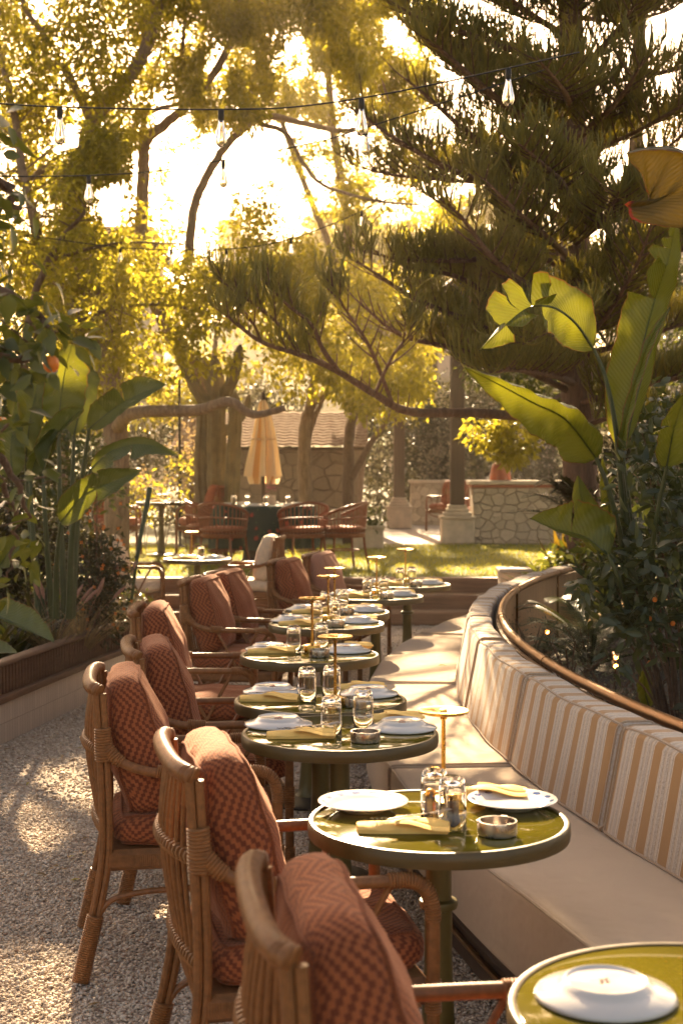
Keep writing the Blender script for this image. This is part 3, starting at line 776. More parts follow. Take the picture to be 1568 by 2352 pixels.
special = {
    0: [('plate_up', -.17, .06), ('plate_up', .16, .1), ('glass', .05, .2)],
    1: [('plate_dn', -.200, .120), ('plate_dn', .215, .145), ('napkin', -.10, -.115), ('napkin', .15, .275), ('glass', -.01, .015), ('glass', .03, -.085), ('ashtray', .14, -.16), ('fork', -.055, -.10), ('lamp', .02, .10), ('pepper', -.018, .085), ('pepper', .045, .04)],
    2: [('plate_up', -.225, .15), ('plate_up', .225, .08), ('napkin', -.135, -.08), ('napkin', .19, .26), ('glass', -.03, -.02), ('glass', .085, .12), ('ashtray', .088, -.17), ('fork', -.085, -.065)],
    3: [('plate_up', -.205, .19), ('plate_up', .195, .13), ('napkin', -.205, -.02), ('napkin', .15, .275), ('glass', -.055, -.01), ('glass', .045, .04), ('ashtray', .14, -.17), ('fork', -.15, -.0), ('lamp', .06, -.15)],
    4: [('plate_up', -.215, .20), ('plate_up', .185, .13), ('napkin', -.196, .08), ('napkin', .20, .27), ('glass', -.085, .13), ('glass', .055, .24), ('ashtray', .05, -.09), ('fork', -.14, .09), ('lamp', .01, .11)],
    9: [('plate_up', .18, .03), ('plate_up', -.16, .1), ('napkin', -.12, -.1), ('napkin', .12, .15), ('glass', .04, -.02), ('lamp', -.06, .02)],
    10: [('plate_up', .17, -.02), ('plate_up', -.17, .03), ('glass', -.03, 0), ('glass', .04, .05), ('napkin', -.05, -.17), ('napkin', .1, .2)]}
WORDS = dict(plate_up='white plate turned upside down', plate_dn='white plate with blue flower rim', napkin='folded yellow napkin with dark script', glass='clear tumbler standing upside down', ashtray='round brushed steel ashtray', fork='steel fork lying across the napkin', lamp='slim brass lamp with flat disc top', pepper='small dark pot with brass cap')
for ti in range(11):
    (tx, ty), _ = TABLES[ti]
    z = TZ + (LAWN + .015 if ti == 10 else .008)
    used = {}
    lst = special.get(ti, tmpl); cnt = {}
    for k, dx, dy in lst: cnt[k] = cnt.get(k, 0) + 1
    for k, dx, dy in lst:
        j = used.get(k, 0); used[k] = j + 1
        if ti in (5, 6, 7, 8): dx += rng.uniform(-.012, .012); dy += rng.uniform(-.015, .015)
        rz = {'napkin': rng.uniform(-.12, .12), 'fork': 0.55, 'glass': rng.uniform(0, 3), 'ashtray': rng.uniform(0, 3)}.get(k, rng.uniform(0, 6))
        hgt = .034 if k == 'fork' else 0
        if cnt[k] == 1: side = ''
        elif k == 'glass': side = ', chair side' if j == 0 else ', bench side'
        elif k == 'pepper': side = ', chair side' if j == 0 else ', bench side'
        else: side = ', chair side' if j == 0 else ', bench side'
        if ti >= 9 and side: side = ', towards the steps' if j == 0 else ', towards the lawn'
        put(k, tx + dx, ty + dy, z + hgt, rz, WORDS[k] + ' on ' + TN[ti] + side)

# ------------------------------------------------------------ rattan armchairs
def make_chair(name, seat_mat, pillow_mat, frame='rattan', pillow=True):
    t = thing(name, None, 'chair')
    rt, wr = M[frame], M['cane_wrap']
    hw = .265
    bow = lambda z, dx, h: [(-.285 - (z - .42) * .045 - dx * (1 - (k / 6) ** 2), h * k / 6, z) for k in range(-6, 7)]
    for s in (-1, 1):
        y = s * hw
        post = catmull([(-.372, s * .285, 0), (-.325, s * .276, .20), (-.288, y, .42), (-.292, y, .70), (-.306, y, .948)], 6)
        mb = MB()
        mb.tube([p + Vector((-.011, 0, 0)) for p in post], .0122, 8); mb.tube([p + Vector((.011, 0, 0)) for p in post], .0122, 8)
        pm = mb.build('back_post', rt, t)
        mb = MB(); mb.wrap([p for p in catmull([(-.372, s * .285, 0.0), (-.345, s * .280, .12), (-.322, s * .276, .215)], 4)], .0285, amp=.0014); mb.build('foot_wrap', wr, pm)
        # arm: from the post, curving down and forward, then rolled over into the front leg
        ar = catmull([(-.285, y * .99, .765), (-.235, s * .280, .722), (-.165, s * .288, .694), (-.09, s * .29, .684), (.10, s * .29, .682), (.215, s * .29, .680)], 6)
        mb = MB(); mb.tube(ar, .0165, 10); arm = mb.build('armrest', rt, t)
        curl = catmull([(.165, s * .29, .682), (.225, s * .29, .679), (.262, s * .29, .655), (.278, s * .29, .612), (.281, s * .29, .575)], 6)
        for pts_, r_, pt_ in ((curl, .0195, .0075), ([(-.12, s * .29, .690), (-.085, s * .29, .685), (-.05, s * .29, .684)], .0215, .007),
                              ([(-.293, y, .725), (-.293, y, .755), (-.295, y, .80), (-.297, y, .835)], [.028, .030, .028, .027], .0085),
                              ([(-.285, y, .765), (-.25, s * .277, .732), (-.232, s * .281, .72)], [.026, .022, .020], .008)):
            mb = MB(); mb.wrap(pts_, r_, pt_); mb.build('arm_wrap', wr, arm)
        mb = MB(); mb.tube([(.281, s * .29, .60), (.281, s * .29, .30), (.286, s * .29, 0)], .0175, 10); leg = mb.build('front_leg', rt, t)
        mb = MB(); mb.wrap([(.286, s * .29, 0), (.283, s * .29, .19)], .0205); mb.build('leg_wrap', wr, leg)
        mb = MB(); mb.wrap([(.281, s * .29, .345), (.281, s * .29, .43)], .0205); mb.build('leg_wrap', wr, leg)
        mb = MB()
        mb.tube(catmull([(-.085, s * .288, .680), (-.03, s * .285, .58), (.05, s * .280, .425)], 4), .0085, 7)
        mb.tube(catmull([(.175, s * .288, .675), (.11, s * .285, .56), (.04, s * .280, .425)], 4), .0085, 7)
        mb.build('arm_brace', rt, t)
        mb = MB(); mb.tube(catmull([(-.318, s * .275, .205), (-.27, s * .272, .262), (-.16, s * .27, .285), (.0, s * .27, .292), (.14, s * .27, .315), (.25, s * .28, .37)], 5), .0105, 8); mb.build('side_stretcher', rt, t)
    mb = MB(); mb.box((-.005, 0, .392), (.575, .555, .070), bev=.02); mb.build('seat_frame', M['cane_band'], t)
    top = catmull([(-.302, hw, .955), (-.322, hw * .93, .962), (-.338, hw * .6, .962), (-.343, 0, .962), (-.338, -hw * .6, .962), (-.322, -hw * .93, .962), (-.302, -hw, .955)], 5)
    mb = MB(); mb.wrap(top, .0218, .009, .0017, 12); mb.build('top_rail', rt if frame != 'rattan' else M['rattan'], t)
    mb = MB()
    for z, dx in ((.755, .055), (.495, .03)):
        c = bow(z, dx, hw * .99); mb.tube(c, .0115, 8)
        for k in range(-12, 13):
            f = k / 12.0; x = -.285 - (z - .42) * .045 - dx * (1 - f * f)
            mb.tube([(x + .017 * math.cos(a), hw * .96 * f + .006 * math.sin(a), z + .017 * math.sin(a)) for a in [2 * math.pi * q / 8 for q in range(9)]], .0042, 5, False)
    mb.build('cross_rail', wr, t)
    mb = MB()
    for k in range(-6, 7):
        f = k / 6.6
        mb.tube(catmull([(-.282, hw * .94 * f, .36), (-.287 - .03 * (1 - f * f), hw * .95 * f, .495), (-.300 - .055 * (1 - f * f), hw * .96 * f, .755), (-.306 - .030 * (1 - f * f), hw * .97 * f, .95)], 4), .0065, 6)
    mb.build('back_spindles', rt, t)
    mb = MB(); mb.cushion(.54, .535, .105, .18); mb.build('seat_cushion', seat_mat, t, sharp=0, loc=(.012, 0, .482))
    if pillow:
        mb = MB(); mb.cushion(.475, .50, .150, .50, 6.0, 18, uo=(.013, .007))
        # stand the pillow up: its z becomes the chair's forward axis
        sh = []
        for x, y, z in mb.v:
            h = x / .2375; f = z * (1.0 - .25 * max(0, h) ** 1.5) * (1 + .10 * max(0, -h))
            sag = -.010 * (1 - (y / .25) ** 2) if h > .6 else 0
            sh.append((f, y * (1 - .03 * max(0, h)), x + sag))
        mb.v = sh
        o = mb.build('back_cushion', pillow_mat, t, sharp=0, loc=(-.180, 0, .762)); o.rotation_euler = (0, R(-13), 0)
    return t
def seat_at(N, F):
    n, f = Vector((*N, 0)), Vector((*F, 0)); v = (f - n).normalized(); fc = Vector((v.y, -v.x, 0))
    c = (n + f) / 2 + fc * .305
    return c.x, c.y, math.atan2(fc.y, fc.x)
CH = [((-.072, 2.11), (-.15, 2.63), 'rattan armchair cropped by the lower picture edge, cushion in shade'),
      ((-.353, 3.38), (-.468, 3.87), 'rattan armchair whose cushion top glows orange in the sun'),
      ((-.795, 4.66), (-.878, 5.19), 'rattan armchair standing farthest out on the gravel, all legs visible'),
      ((-.79, 5.53), (-.882, 6.01), 'rattan armchair directly behind the one out on the gravel'),
      ((-1.02, 7.05), (-1.05, 7.55), 'rattan armchair backing onto the tiled planter end'),
      ((-.99, 8.85), (-.92, 9.38), 'rattan armchair with a plump cushion, first of the touching pair'),
      ((-.905, 9.47), (-.80, 10.0), 'rattan armchair tucked against the plump cushion chair, second of the pair'),
      ((-.54, 10.7), (-.44, 11.2), 'rattan armchair with tall terracotta cushion near the steps')]
ch0 = make_chair('rattan_armchair', M['velvet'], M['velvet'])
for i, (N, F, lab) in enumerate(CH):
    c = ch0 if i == 0 else copy_tree(ch0)
    x, y, a = seat_at(N, F); c.location = (x, y, .006); c.rotation_euler.z = a
    c['label'] = lab; c['group'] = 'rattan armchairs with zigzag velvet cushions'
chp = make_chair('rattan_armchair', M['velvet_plain'], M['velvet_plain'])
x, y, a = seat_at((-.29, 11.5), (-.18, 12.0)); chp.location = (x, y, .006); chp.rotation_euler.z = a
tag(chp, 'rattan armchair with a pale pink cushion just before the steps', group='rattan armchairs with plain cushions')
chc = make_chair('cream_seat_armchair', M['cream'], M['cream'])
chc.location = (-.95, 14.75, .006); chc.rotation_euler.z = math.pi - .1
tag(chc, 'rattan armchair with cream seat facing the small table at the lawn foot', group='cream seat armchairs')
c = copy_tree(chc); c.location = (-2.12, 14.6, .006); c.rotation_euler.z = .1
c['label'] = 'rattan armchair with cream seat half hidden by the planter shrubs'
cht = make_chair('lawn_armchair', M['terracotta_cloth'], M['terracotta_cloth'], 'rattan_red')
cht.location = (-3.12, 19.9, LAWN + .01); cht.rotation_euler.z = 0.05
tag(cht, 'red rattan armchair on the lawn, partly behind the banana leaves', group='red lawn armchairs')
c = copy_tree(cht); c.location = (-1.95, 20.0, LAWN + .01); c.rotation_euler.z = math.pi - .25
c['label'] = 'red rattan armchair on the lawn with an upright orange cushion'

# barrel chairs round the clothed table
def make_barrel():
    t = thing('barrel_chair', None, 'chair')
    rr = M['rattan_red']
    th = [R(-118 + 236 * k / 24) for k in range(25)]
    rad = lambda a, z: .30
    rail = [(-.30 * math.cos(a), .31 * math.sin(a), .80 - .17 * (abs(a) / R(118)) ** 1.6) for a in th]
    mb = MB(); mb.tube(rail, .019, 8); mb.build('top_rail', rr, t)
    mb = MB(); mb.tube([(-.28 * math.cos(a), .29 * math.sin(a), .47) for a in th], .012, 6); mb.tube([(-.295 * math.cos(a), .305 * math.sin(a), .62 - .05 * (abs(a) / R(118)) ** 2) for a in th], .010, 6); mb.build('hoop', rr, t)
    mb = MB()
    for k in range(0, 25):
        a = th[k]; p = rail[k]; mb.tube([(-.27 * math.cos(a), .28 * math.sin(a), .40), (-.29 * math.cos(a), .30 * math.sin(a), .6), p], .0075, 5)
    mb.build('back_spindles', rr, t)
    mb = MB(); mb.lathe([(.27, .36), (.285, .38), (.285, .41), (.27, .42)], 28); mb.build('seat_frame', rr, t)
    mb = MB(); mb.lathe([(.24, .425), (.27, .44), (.275, .47), (.26, .495), (.15, .505), (.001, .507)], 28, cap1=False); mb.build('seat_cushion', M['terracotta_cloth'], t)
    for sx, sy in ((1, 1), (1, -1), (-1, 1), (-1, -1)):
        mb = MB(); mb.tube(catmull([(sx * .20, sy * .20, .38), (sx * .215, sy * .215, .2), (sx * .25, sy * .25, 0)], 4), .0165, 8); mb.build('leg', rr, t)
    mb = MB(); mb.tube([(.2 * math.cos(a), .2 * math.sin(a), .2) for a in [2 * math.pi * k / 16 for k in range(17)]], .009, 6, False); mb.build('stretcher', rr, t)
    return t
bt = (-1.02, 18.6)
b0 = make_barrel()
for i, (x, y, a, lab) in enumerate(((-1.47, 17.75, 1.15, 'barrel rattan chair before the flowered cloth, beside the lawn armchair'), (-.48, 17.8, 1.95, 'barrel rattan chair before the flowered cloth, beside the side-on chair'),
                                    (.02, 17.9, 2.75, 'barrel rattan chair seen from the side at the flowered table'), (-1.75, 18.7, .05, 'barrel rattan chair at the parasol table nearest the cactus'))):
    c = b0 if i == 0 else copy_tree(b0)
    c.location = (x, y, LAWN + .01); c.rotation_euler.z = a; c['label'] = lab; c['group'] = 'barrel chairs at the clothed table'

# clothed round table
t = thing('round_table', 'large round table hidden under the dark flowered cloth', 'table', (*bt, LAWN))
mb = MB(); mb.lathe([(.66, .725), (.67, .73), (.67, .745), (.66, .75), (.001, .75)], 40, cap1=False); mb.build('tabletop', M['dark_wood'], t)
mb = MB(); mb.lathe([(.30, .01), (.28, .04), (.24, .30), (.24, .70), (.3, .72)], 28); mb.build('drum_base', M['dark_wood'], t)
def cloth_mat():
    m, nt, b = newmat('flowered_cloth'); o = coord(nt)
    v = nd(nt, 'ShaderNodeTexVoronoi', {'Scale': 7.0, 'Vector': o}); v2 = nd(nt, 'ShaderNodeTexVoronoi', {'Scale': 13, 'Vector': o}); n = noise(nt, 25, 3, o)
    f = math_(nt, 'ADD', v.outputs[0], math_(nt, 'MULTIPLY', n.outputs[0], .25))
    c = mix(nt, ramp(nt, f, [(.30, (1, 1, 1)), (.36, (0, 0, 0))]), (.022, .040, .028), (.42, .085, .05))
    c = mix(nt, ramp(nt, math_(nt, 'ADD', v2.outputs[0], math_(nt, 'MULTIPLY', n.outputs[0], .3)), [(.28, (1, 1, 1)), (.32, (0, 0, 0))]), c, (.10, .14, .06))
    nt.links.new(c, b.inputs['Base Color']); b.inputs['Roughness'].default_value = .9; return m
M['flowered'] = cloth_mat()
mb = MB(); rows = []
for r, z, f in ((.001, .7535, 0), (.4, .7535, 0), (.655, .7535, 0), (.676, .748, .2), (.682, .70, .5), (.70, .5, .9), (.715, .30, 1), (.72, .20, 1)):
    rows.append([((r + f * .022 * math.sin(a * 13 + z)) * math.cos(a), (r + f * .022 * math.sin(a * 13 + z)) * math.sin(a), z) for a in [2 * math.pi * k / 96 for k in range(96)]])
mb.grid(rows[::-1], close=True)
o = mb.build('tablecloth', M['flowered'], sharp=0, loc=(*bt, LAWN)); tag(o, 'dark green cloth with red flowers draped over the large round table', 'tablecloth')
for k in range(6):
    a = k * math.pi / 3 + .3
    put('plate_up', bt[0] + .46 * math.cos(a), bt[1] + .46 * math.sin(a), LAWN + .755, 0, None)
tabs = [o for o in COL.objects if o.get('category') == 'plate' and abs(o.location.z - LAWN - .755) < 1e-3]
for k, o in enumerate(tabs): o['label'] = 'white plate on the flowered cloth among the barrel chairs'; o['group'] = 'plates on the flowered cloth'
for k, (dx, dy) in enumerate(((-.36, -.3), (-.22, .12), (.05, -.28), (.33, -.2))):
    o = put('glass', bt[0] + dx, bt[1] + dy, LAWN + .755, 0, 'clear tumbler upside down on the flowered cloth'); o['group'] = 'tumblers on the flowered cloth'
v = thing('flower_vase', 'small cream vase of pink flowers on the flowered cloth', 'vase', (bt[0] + .12, bt[1] - .1, LAWN + .755))
mb = MB(); mb.lathe([(.03, .001), (.045, .01), (.05, .06), (.045, .12), (.048, .13), (.042, .13), (.04, .02), (.001, .018)], 24, cap1=False); mb.build('pot', M['cream'], v)
M['pink'] = simple('pink', (.55, .16, .24), .8, var=.3, scale=60)
mb = MB()
for k in range(26):
    a, r, z = rng.uniform(0, 6.28), rng.uniform(0, .08), rng.uniform(.17, .29)
    p = Vector((r * math.cos(a), r * math.sin(a), z))
    for q in range(5):
        b = q * 1.257 + a; mb.add([p, p + Vector((.016 * math.cos(b - .4), .016 * math.sin(b - .4), .006)), p + Vector((.024 * math.cos(b), .024 * math.sin(b), .004)), p + Vector((.016 * math.cos(b + .4), .016 * math.sin(b + .4), .006))], [(0, 1, 2, 3)])
mb.build('blossoms', M['pink'], v, smooth=False)
# closed parasol standing through the table
u = thing('parasol', 'closed parasol in cream and tan stripes above the flowered table', 'parasol', (*bt, LAWN))
mb = MB(); mb.tube([(0, 0, 0.0), (0, 0, 2.22)], .022, 10); mb.build('pole', M['post_timber'], u)
def parasol_mat():
    m, nt, b = newmat('parasol_cloth'); uv = coord(nt, 'UV'); sx = nt.nodes.new('ShaderNodeSeparateXYZ'); nt.links.new(uv, sx.inputs[0])
    f = math_(nt, 'FRACT', math_(nt, 'MULTIPLY', sx.outputs[0], 8))
    nt.links.new(ramp(nt, f, [(0, (.86, .74, .50)), (.66, (.46, .19, .06))], 'CONSTANT'), b.inputs['Base Color']); b.inputs['Roughness'].default_value = .9
    t = nd(nt, 'ShaderNodeBsdfTranslucent', {'Color': (.78, .62, .36, 1)}); mx = nd(nt, 'ShaderNodeMixShader', {0: .35}); nt.links.new(b.outputs[0], mx.inputs[1]); nt.links.new(t.outputs[0], mx.inputs[2])
    nt.links.new(mx.outputs[0], nt.nodes['Material Output'].inputs['Surface']); return m
M['parasol'] = parasol_mat()
rows = []; NA = 96
for k in range(15):
    q = k / 14; z = 2.13 - 1.0 * q; r0 = .03 + .160 * q ** .7
    rows.append([((r0 * (1 + .34 * q ** .4 * math.cos(8 * a + .5 * math.sin(2 * a + 1)) + .10 * q * math.sin(3 * a + 1))) * math.cos(a + .15 * q) + .02 * q * math.sin(5 * q), (r0 * (1 + .34 * q ** .4 * math.cos(8 * a + .5 * math.sin(2 * a + 1)) + .10 * q * math.sin(3 * a + 1))) * math.sin(a + .15 * q), z - .10 * q * (math.cos(8 * a) < 0)) for a in [2 * math.pi * j / NA for j in range(NA)]])
mb = MB(); mb.grid(rows[::-1], lambda a, b: (b / NA + .0625, 1 - a / 14), close=True); mb.build('canopy', M['parasol'], u, sharp=0)
mb = MB(); mb.lathe([(.03, 2.12), (.04, 2.14), (.02, 2.19), (.026, 2.22), (.001, 2.25)], 14, cap1=False); mb.build('finial', M['post_timber'], u)
mb = MB(); mb.tube([(.150 * math.cos(a), .150 * math.sin(a), 1.62 + .01 * math.sin(a)) for a in [2 * math.pi * k / 24 for k in range(25)]], .012, 6, False); mb.build('tie_band', M['parasol'], u)

# ------------------------------------------------------------ buildings and garden structures behind the lawn
LZ = LAWN
hs = thing('stone_outbuilding', 'low rubble stone outbuilding with a sloping tiled roof behind the parasol', 'outbuilding', (-1.25, 25, LZ))
mb = MB(); mb.box((0, 2, .80), (3.1, 4, 1.60), bev=.02); mb.build('wall', M['rubble_dark'], hs)
def rooftiles():
    m, nt, b = newmat('roof_tiles'); o = coord(nt); n = noise(nt, 9, 4, o)
    nt.links.new(ramp(nt, n.outputs[0], [(.3, (.22, .125, .075)), (.7, (.42, .29, .19))]), b.inputs['Base Color']); b.inputs['Roughness'].default_value = .95; b.inputs['Specular IOR Level'].default_value = .08
    bump(nt, b, n.outputs[0], .3, .02); return m
M['roof_tiles'] = rooftiles()
mb = MB(); rows = []
for k in range(13):
    for q in (0, 1):
        y = -.18 + (k + (q * .98)) * .19; z = 1.60 + (k + q * .8) * .055 + (.0 if q else .02)
        rows.append([(-1.72 + .0573 * j, y, z + .010 * math.cos(j * math.pi / 2)) for j in range(61)])
mb.grid(rows); mb.build('roof', M['roof_tiles'], hs, sharp=50)
mb = MB(); mb.box((0, -.03, 1.575), (3.3, .10, .055)); mb.build('eave_board', M['post_timber'], hs)

def pergola(px, d, w, lab, h=4.2):
    p = P(px, 1200, d); t = thing('pergola_post', lab, 'post', (p.x, d + w / 2, LZ), group='pergola posts')
    mb = MB(); mb.box((0, 0, .20), (w, w, .40), bev=.015); mb.build('plinth', M['limestone'], t)
    mb = MB(); mb.box((0, 0, .425), (w + .05, w + .05, .05), bev=.015); mb.box((0, 0, .48), (w * .86, w * .86, .06), bev=.02); mb.box((0, 0, .54), (w * .70, w * .70, .06), bev=.02); mb.box((0, 0, .60), (w * .58, w * .58, .06), bev=.02); mb.build('base_moulding', M['limestone'], t)
    mb = MB(); mb.box((0, 0, h / 2 + .31), (.23, .23, h - .64), bev=.01); mb.build('shaft', M['post_timber'], t)
    mb = MB(); mb.box((0, 0, h), (.34, .34, .10), bev=.02); mb.build('bracket', M['post_timber'], t)
pergola(1052, 23.2, .53, 'timber pergola post on a stepped stone plinth beside the stone counter')
pergola(917, 29.0, .50, 'timber pergola post on a stone plinth standing deeper in the paved court')
bm = thing('pergola_beam', 'dark timber beam joining the tops of the two pergola posts', 'beam', (0, 0, LZ + 4.25))
a, b_ = P(1052, 1200, 23.4), P(917, 1200, 29.2)
mb = MB(); mb.tube([(a.x, 22.6, 0.0), (b_.x, 30, 0)], .12, 4); mb.build('joist', M['post_timber'], bm)
ct = thing('stone_counter', 'cream rubble stone bar counter with a pale slab top', 'counter', (0, 0, LZ))
mb = MB(); mb.box((3.35, 23.55, .455), (2.4, .55, .91), bev=.012); mb.build('counter_front', M['rubble'], ct)
mb = MB(); mb.box((3.35, 23.55, .9375), (2.44, .59, .05), bev=.006); mb.build('brick_course', M['terracotta_cloth'], ct)
mb = MB(); mb.box((3.35, 23.55, .998), (2.52, .66, .066), bev=.012); mb.build('slab_top', M['limestone'], ct)
lw = thing('low_stone_wall', 'low rubble wall deep in the court behind the pergola posts', 'wall', (0, 0, LZ))
mb = MB(); mb.box((2.35, 31, .45), (1.7, .45, .90), bev=.012); mb.build('wall_body', M['rubble'], lw)
mb = MB(); mb.box((2.35, 31, .94), (1.78, .52, .07), bev=.012); mb.build('coping', M['limestone'], lw)
bw = thing('court_wall', 'tall grey rendered wall between the pergola posts', 'wall', (0, 0, LZ))
mb = MB(); mb.box((2.15, 34, 1.7), (1.05, .3, 3.4), bev=.01); mb.build('wall_body', M['limestone'], bw)
mb = MB(); mb.box((2.15, 33.9, 1.52), (1.1, .2, .07)); mb.build('string_course', M['limestone'], bw)
for x, y, a_, lab in ((2.05, 27.6, 2.2, 'red rattan armchair in the court beside the deeper pergola post'), (2.50, 25.2, 1.9, 'red rattan armchair in the court just behind the stone counter')):
    c = copy_tree(cht); c.location = (x, y, LZ + .002); c.rotation_euler.z = a_; c['label'] = lab; c['group'] = 'red armchairs in the court'
tp = thing('terracotta_pot', 'tapered terracotta pot on the stone counter top', 'pot', (2.62, 23.5, LZ + 1.033))
M['terracotta'] = simple('terracotta', (.36, .11, .05), .75, var=.15, scale=10, bstr=.2)
mb = MB(); mb.lathe([(.17, .0), (.178, .01), (.168, .08), (.15, .20), (.125, .27), (.10, .29), (.001, .292)], 36, cap1=False); mb.build('body', M['terracotta'], tp)
mb = MB(); mb.lathe([(.045, .292), (.05, .31), (.05, .37), (.03, .385), (.001, .386)], 20, cap1=False); mb.build('neck', M['limestone'], tp)
sp = P(845, 1255, 21.6)
bx = thing('stone_trough', 'pale stone trough planted with low greenery at the lawn end', 'planter', (sp.x, 21.9, LZ))
mb = MB(); mb.box((0, 0, .17), (.48, .48, .34), bev=.02); mb.box((0, 0, .33), (.52, .52, .05), bev=.015); mb.build('trough', M['limestone'], bx)
cp = thing('cream_pot', 'pale square pot glowing in the sun at the far end of the bench', 'pot', (1.62, 13.25, .39))
mb = MB(); mb.box((0, 0, .17), (.26, .26, .34), taper=1.2, bev=.012); mb.build('body', M['cream'], cp)
mb = MB(); mb.box((0, 0, .355), (.335, .335, .035), bev=.01); mb.build('lip', M['plaster'], cp)

# distant things
fh = thing('pale_house', 'pale plastered house showing between the gold leaves', 'house', (-9.0, 46, 0))
mb = MB(); mb.box((1.9, 2, 4.6), (1.8, 4, 9.2)); mb.build('wall', M['plaster'], fh)
mb = MB(); mb.box((1.9, 2, 9.3), (2.1, 4.3, .25)); mb.build('roof_slab', M['roof_tiles'], fh)
mb = MB(); mb.box((1.6, -.02, 5.6), (.5, .08, .9)); mb.build('window', M['dark_wood'], fh)
wh = thing('white_house', 'low white house behind the pine and pink blossom', 'house', (4.1, 44, 0))
mb = MB(); mb.box((0, 2, 3.4), (5, 4, 6.8)); mb.build('wall', M['plaster'], wh)
mb = MB(); mb.box((0, 2, 6.9), (5.4, 4.4, .2)); mb.build('roof_slab', M['roof_tiles'], wh)
for k in (-1.5, 0, 1.5):
    mb = MB(); mb.box((k, -.03, 4.9), (.7, .10, 1.0)); mb.build('window', M['dark_wood'], wh)
rh = thing('brown_roof_house', 'brown roofed house rising beyond the pine top', 'house', (11.2, 42, 0))
mb = MB(); mb.box((0, 2, 5.0), (5.4, 4, 10.0)); mb.build('wall', M['plaster'], rh)
mb = MB(); mb.add([(-3, -.5, 9.9), (3, -.5, 12.4), (3, 4.5, 12.4), (-3, 4.5, 9.9), (-3, -.5, 10.15), (3, -.5, 12.65), (3, 4.5, 12.65), (-3, 4.5, 10.15)], [(0, 1, 2, 3), (7, 6, 5, 4), (0, 4, 5, 1), (1, 5, 6, 2), (2, 6, 7, 3), (3, 7, 4, 0)]); mb.build('roof', M['roof_tiles'], rh, smooth=False)
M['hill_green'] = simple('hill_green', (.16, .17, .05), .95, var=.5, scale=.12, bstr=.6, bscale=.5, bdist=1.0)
rows = []
for i in range(34):
    y = 95 + i * 4
    rows.append([(-70 + j * 4.2, y, 0.2 + 21 * math.exp(-((-70 + j * 4.2 - 4) / 30) ** 2 - ((y - 150) / 36) ** 2) + 1.6 * math.sin(j * 1.7 + i * .6) * math.sin(i * 1.1 + j * .3)) for j in range(40)])
mb = MB(); mb.grid(rows); tag(mb.build('hill', M['hill_green'], sharp=0), kind='structure')
rw = thing('ruined_wall', 'broken stone wall on top of the distant hill', 'wall', (0, 150, 0))
mb = MB(); mb.box((-11.7, 0, 23.5), (2.4, 2.0, 8.0)); mb.box((0, 0, 22.6), (8.5, 1.5, 7.2)); mb.box((-7, 0, 22), (8, 1.5, 6.6)); mb.build('wall_body', M['rubble'], rw)
lp = P(413, 1100, 22); pl = thing('metal_pole', 'slim dark metal pole among the trees left of the cactus', 'pole', (lp.x, 22, LZ))
mb = MB(); mb.tube([(0, 0, 0), (0, 0, 2.6)], .022, 10); mb.build('shaft', M['dark_metal'], pl)
mb = MB(); mb.lathe([(.10, 0), (.10, .02), (.05, .05)], 14); mb.build('base_flange', M['dark_metal'], pl)

# garden spotlights, lit
M['lamp_glow'], nt, b = newmat('lamp_glow'); b.inputs['Emission Color'].default_value = (1, .36, .06, 1); b.inputs['Emission Strength'].default_value = 7; b.inputs['Base Color'].default_value = (.8, .6, .3, 1)
for (px, py, d, lab) in ((1255, 1450, 10.3, 'lit garden spotlight beside the fern fronds behind the bench curve'), (1412, 1528, 8.2, 'lit garden spotlight among the grey herbs'), (1492, 1640, 6.55, 'lit garden spotlight right behind the bronze rail'), (1412, 1508, 8.6, 'small lit garden spotlight a hand above the one in the grey herbs')):
    p = P(px, py, d)
    g = thing('garden_spotlight', lab, 'spotlight', (p.x, p.y, p.z), 0, 'lit garden spotlights')
    mb = MB(); mb.tube([(0, 0, min(-.03, .38 - p.z)), (0, 0, -.02)], .008, 6); mb.build('stake', M['dark_metal'], g)
    mb = MB(); mb.tube([(.0, .05, .012), (0, 0, 0), (0, -.012, -.004)], [.016, .019, .019], 12); mb.build('housing', M['bronze'], g)
    mb = MB(); mb.lathe([(.001, 0), (.009, .003), (.013, .0)], 14, cap0=False, cap1=False); o = mb.build('lens', M['lamp_glow'], g); o.location = (0, -.019, -.003); o.rotation_euler = (R(75), 0, 0)

# string lights
def string(lab, pts, d, bulbs, rad):
    pp3 = [P(x, y, d) for x, y in pts]; c = catmull(pp3, 10)
    t = thing('string_light', lab, 'string light', tuple(c[0]), group='strings of clear bulbs'); o0 = c[0]
    mb = MB(); mb.tube([p - o0 for p in c], rad, 6); mb.build('cable', M['dark_metal'], t)
    for bx_, by_ in bulbs:
        i = min(range(len(c)), key=lambda k: (proj([c[k]])[0][0] - bx_) ** 2); q = c[i] - o0
        mb = MB(); mb.lathe([(.012, 0), (.016, -.006), (.0165, -.055), (.013, -.060)], 16); s_ = mb.build('socket', M['dark_metal'], t, loc=q)
        mb = MB(); mb.lathe([(.013, -.058), (.015, -.075), (.024, -.115), (.031, -.15), (.0315, -.165), (.026, -.185), (.012, -.198), (.001, -.20)], 20, cap0=False, cap1=False)
        mb.build('bulb', M['amber_glass'], s_, sharp=0)
        mb = MB()
        for k in range(5): a = k * 1.2566; mb.tube([(.004 * math.cos(a), .004 * math.sin(a), -.075), (.012 * math.cos(a), .012 * math.sin(a), -.15), (.009 * math.cos(a + .6), .009 * math.sin(a + .6), -.085)], .0009, 4)
        mb.build('filament', M['brass'], s_)
string('string of clear bulbs crossing highest above the tables', [(-300, 205), (0, 238), (270, 249), (530, 251), (700, 243), (940, 205), (1330, 120)], 7.6, [(-200, 0), (135, 245), (508, 250), (825, 225), (1150, 0)], .0045)
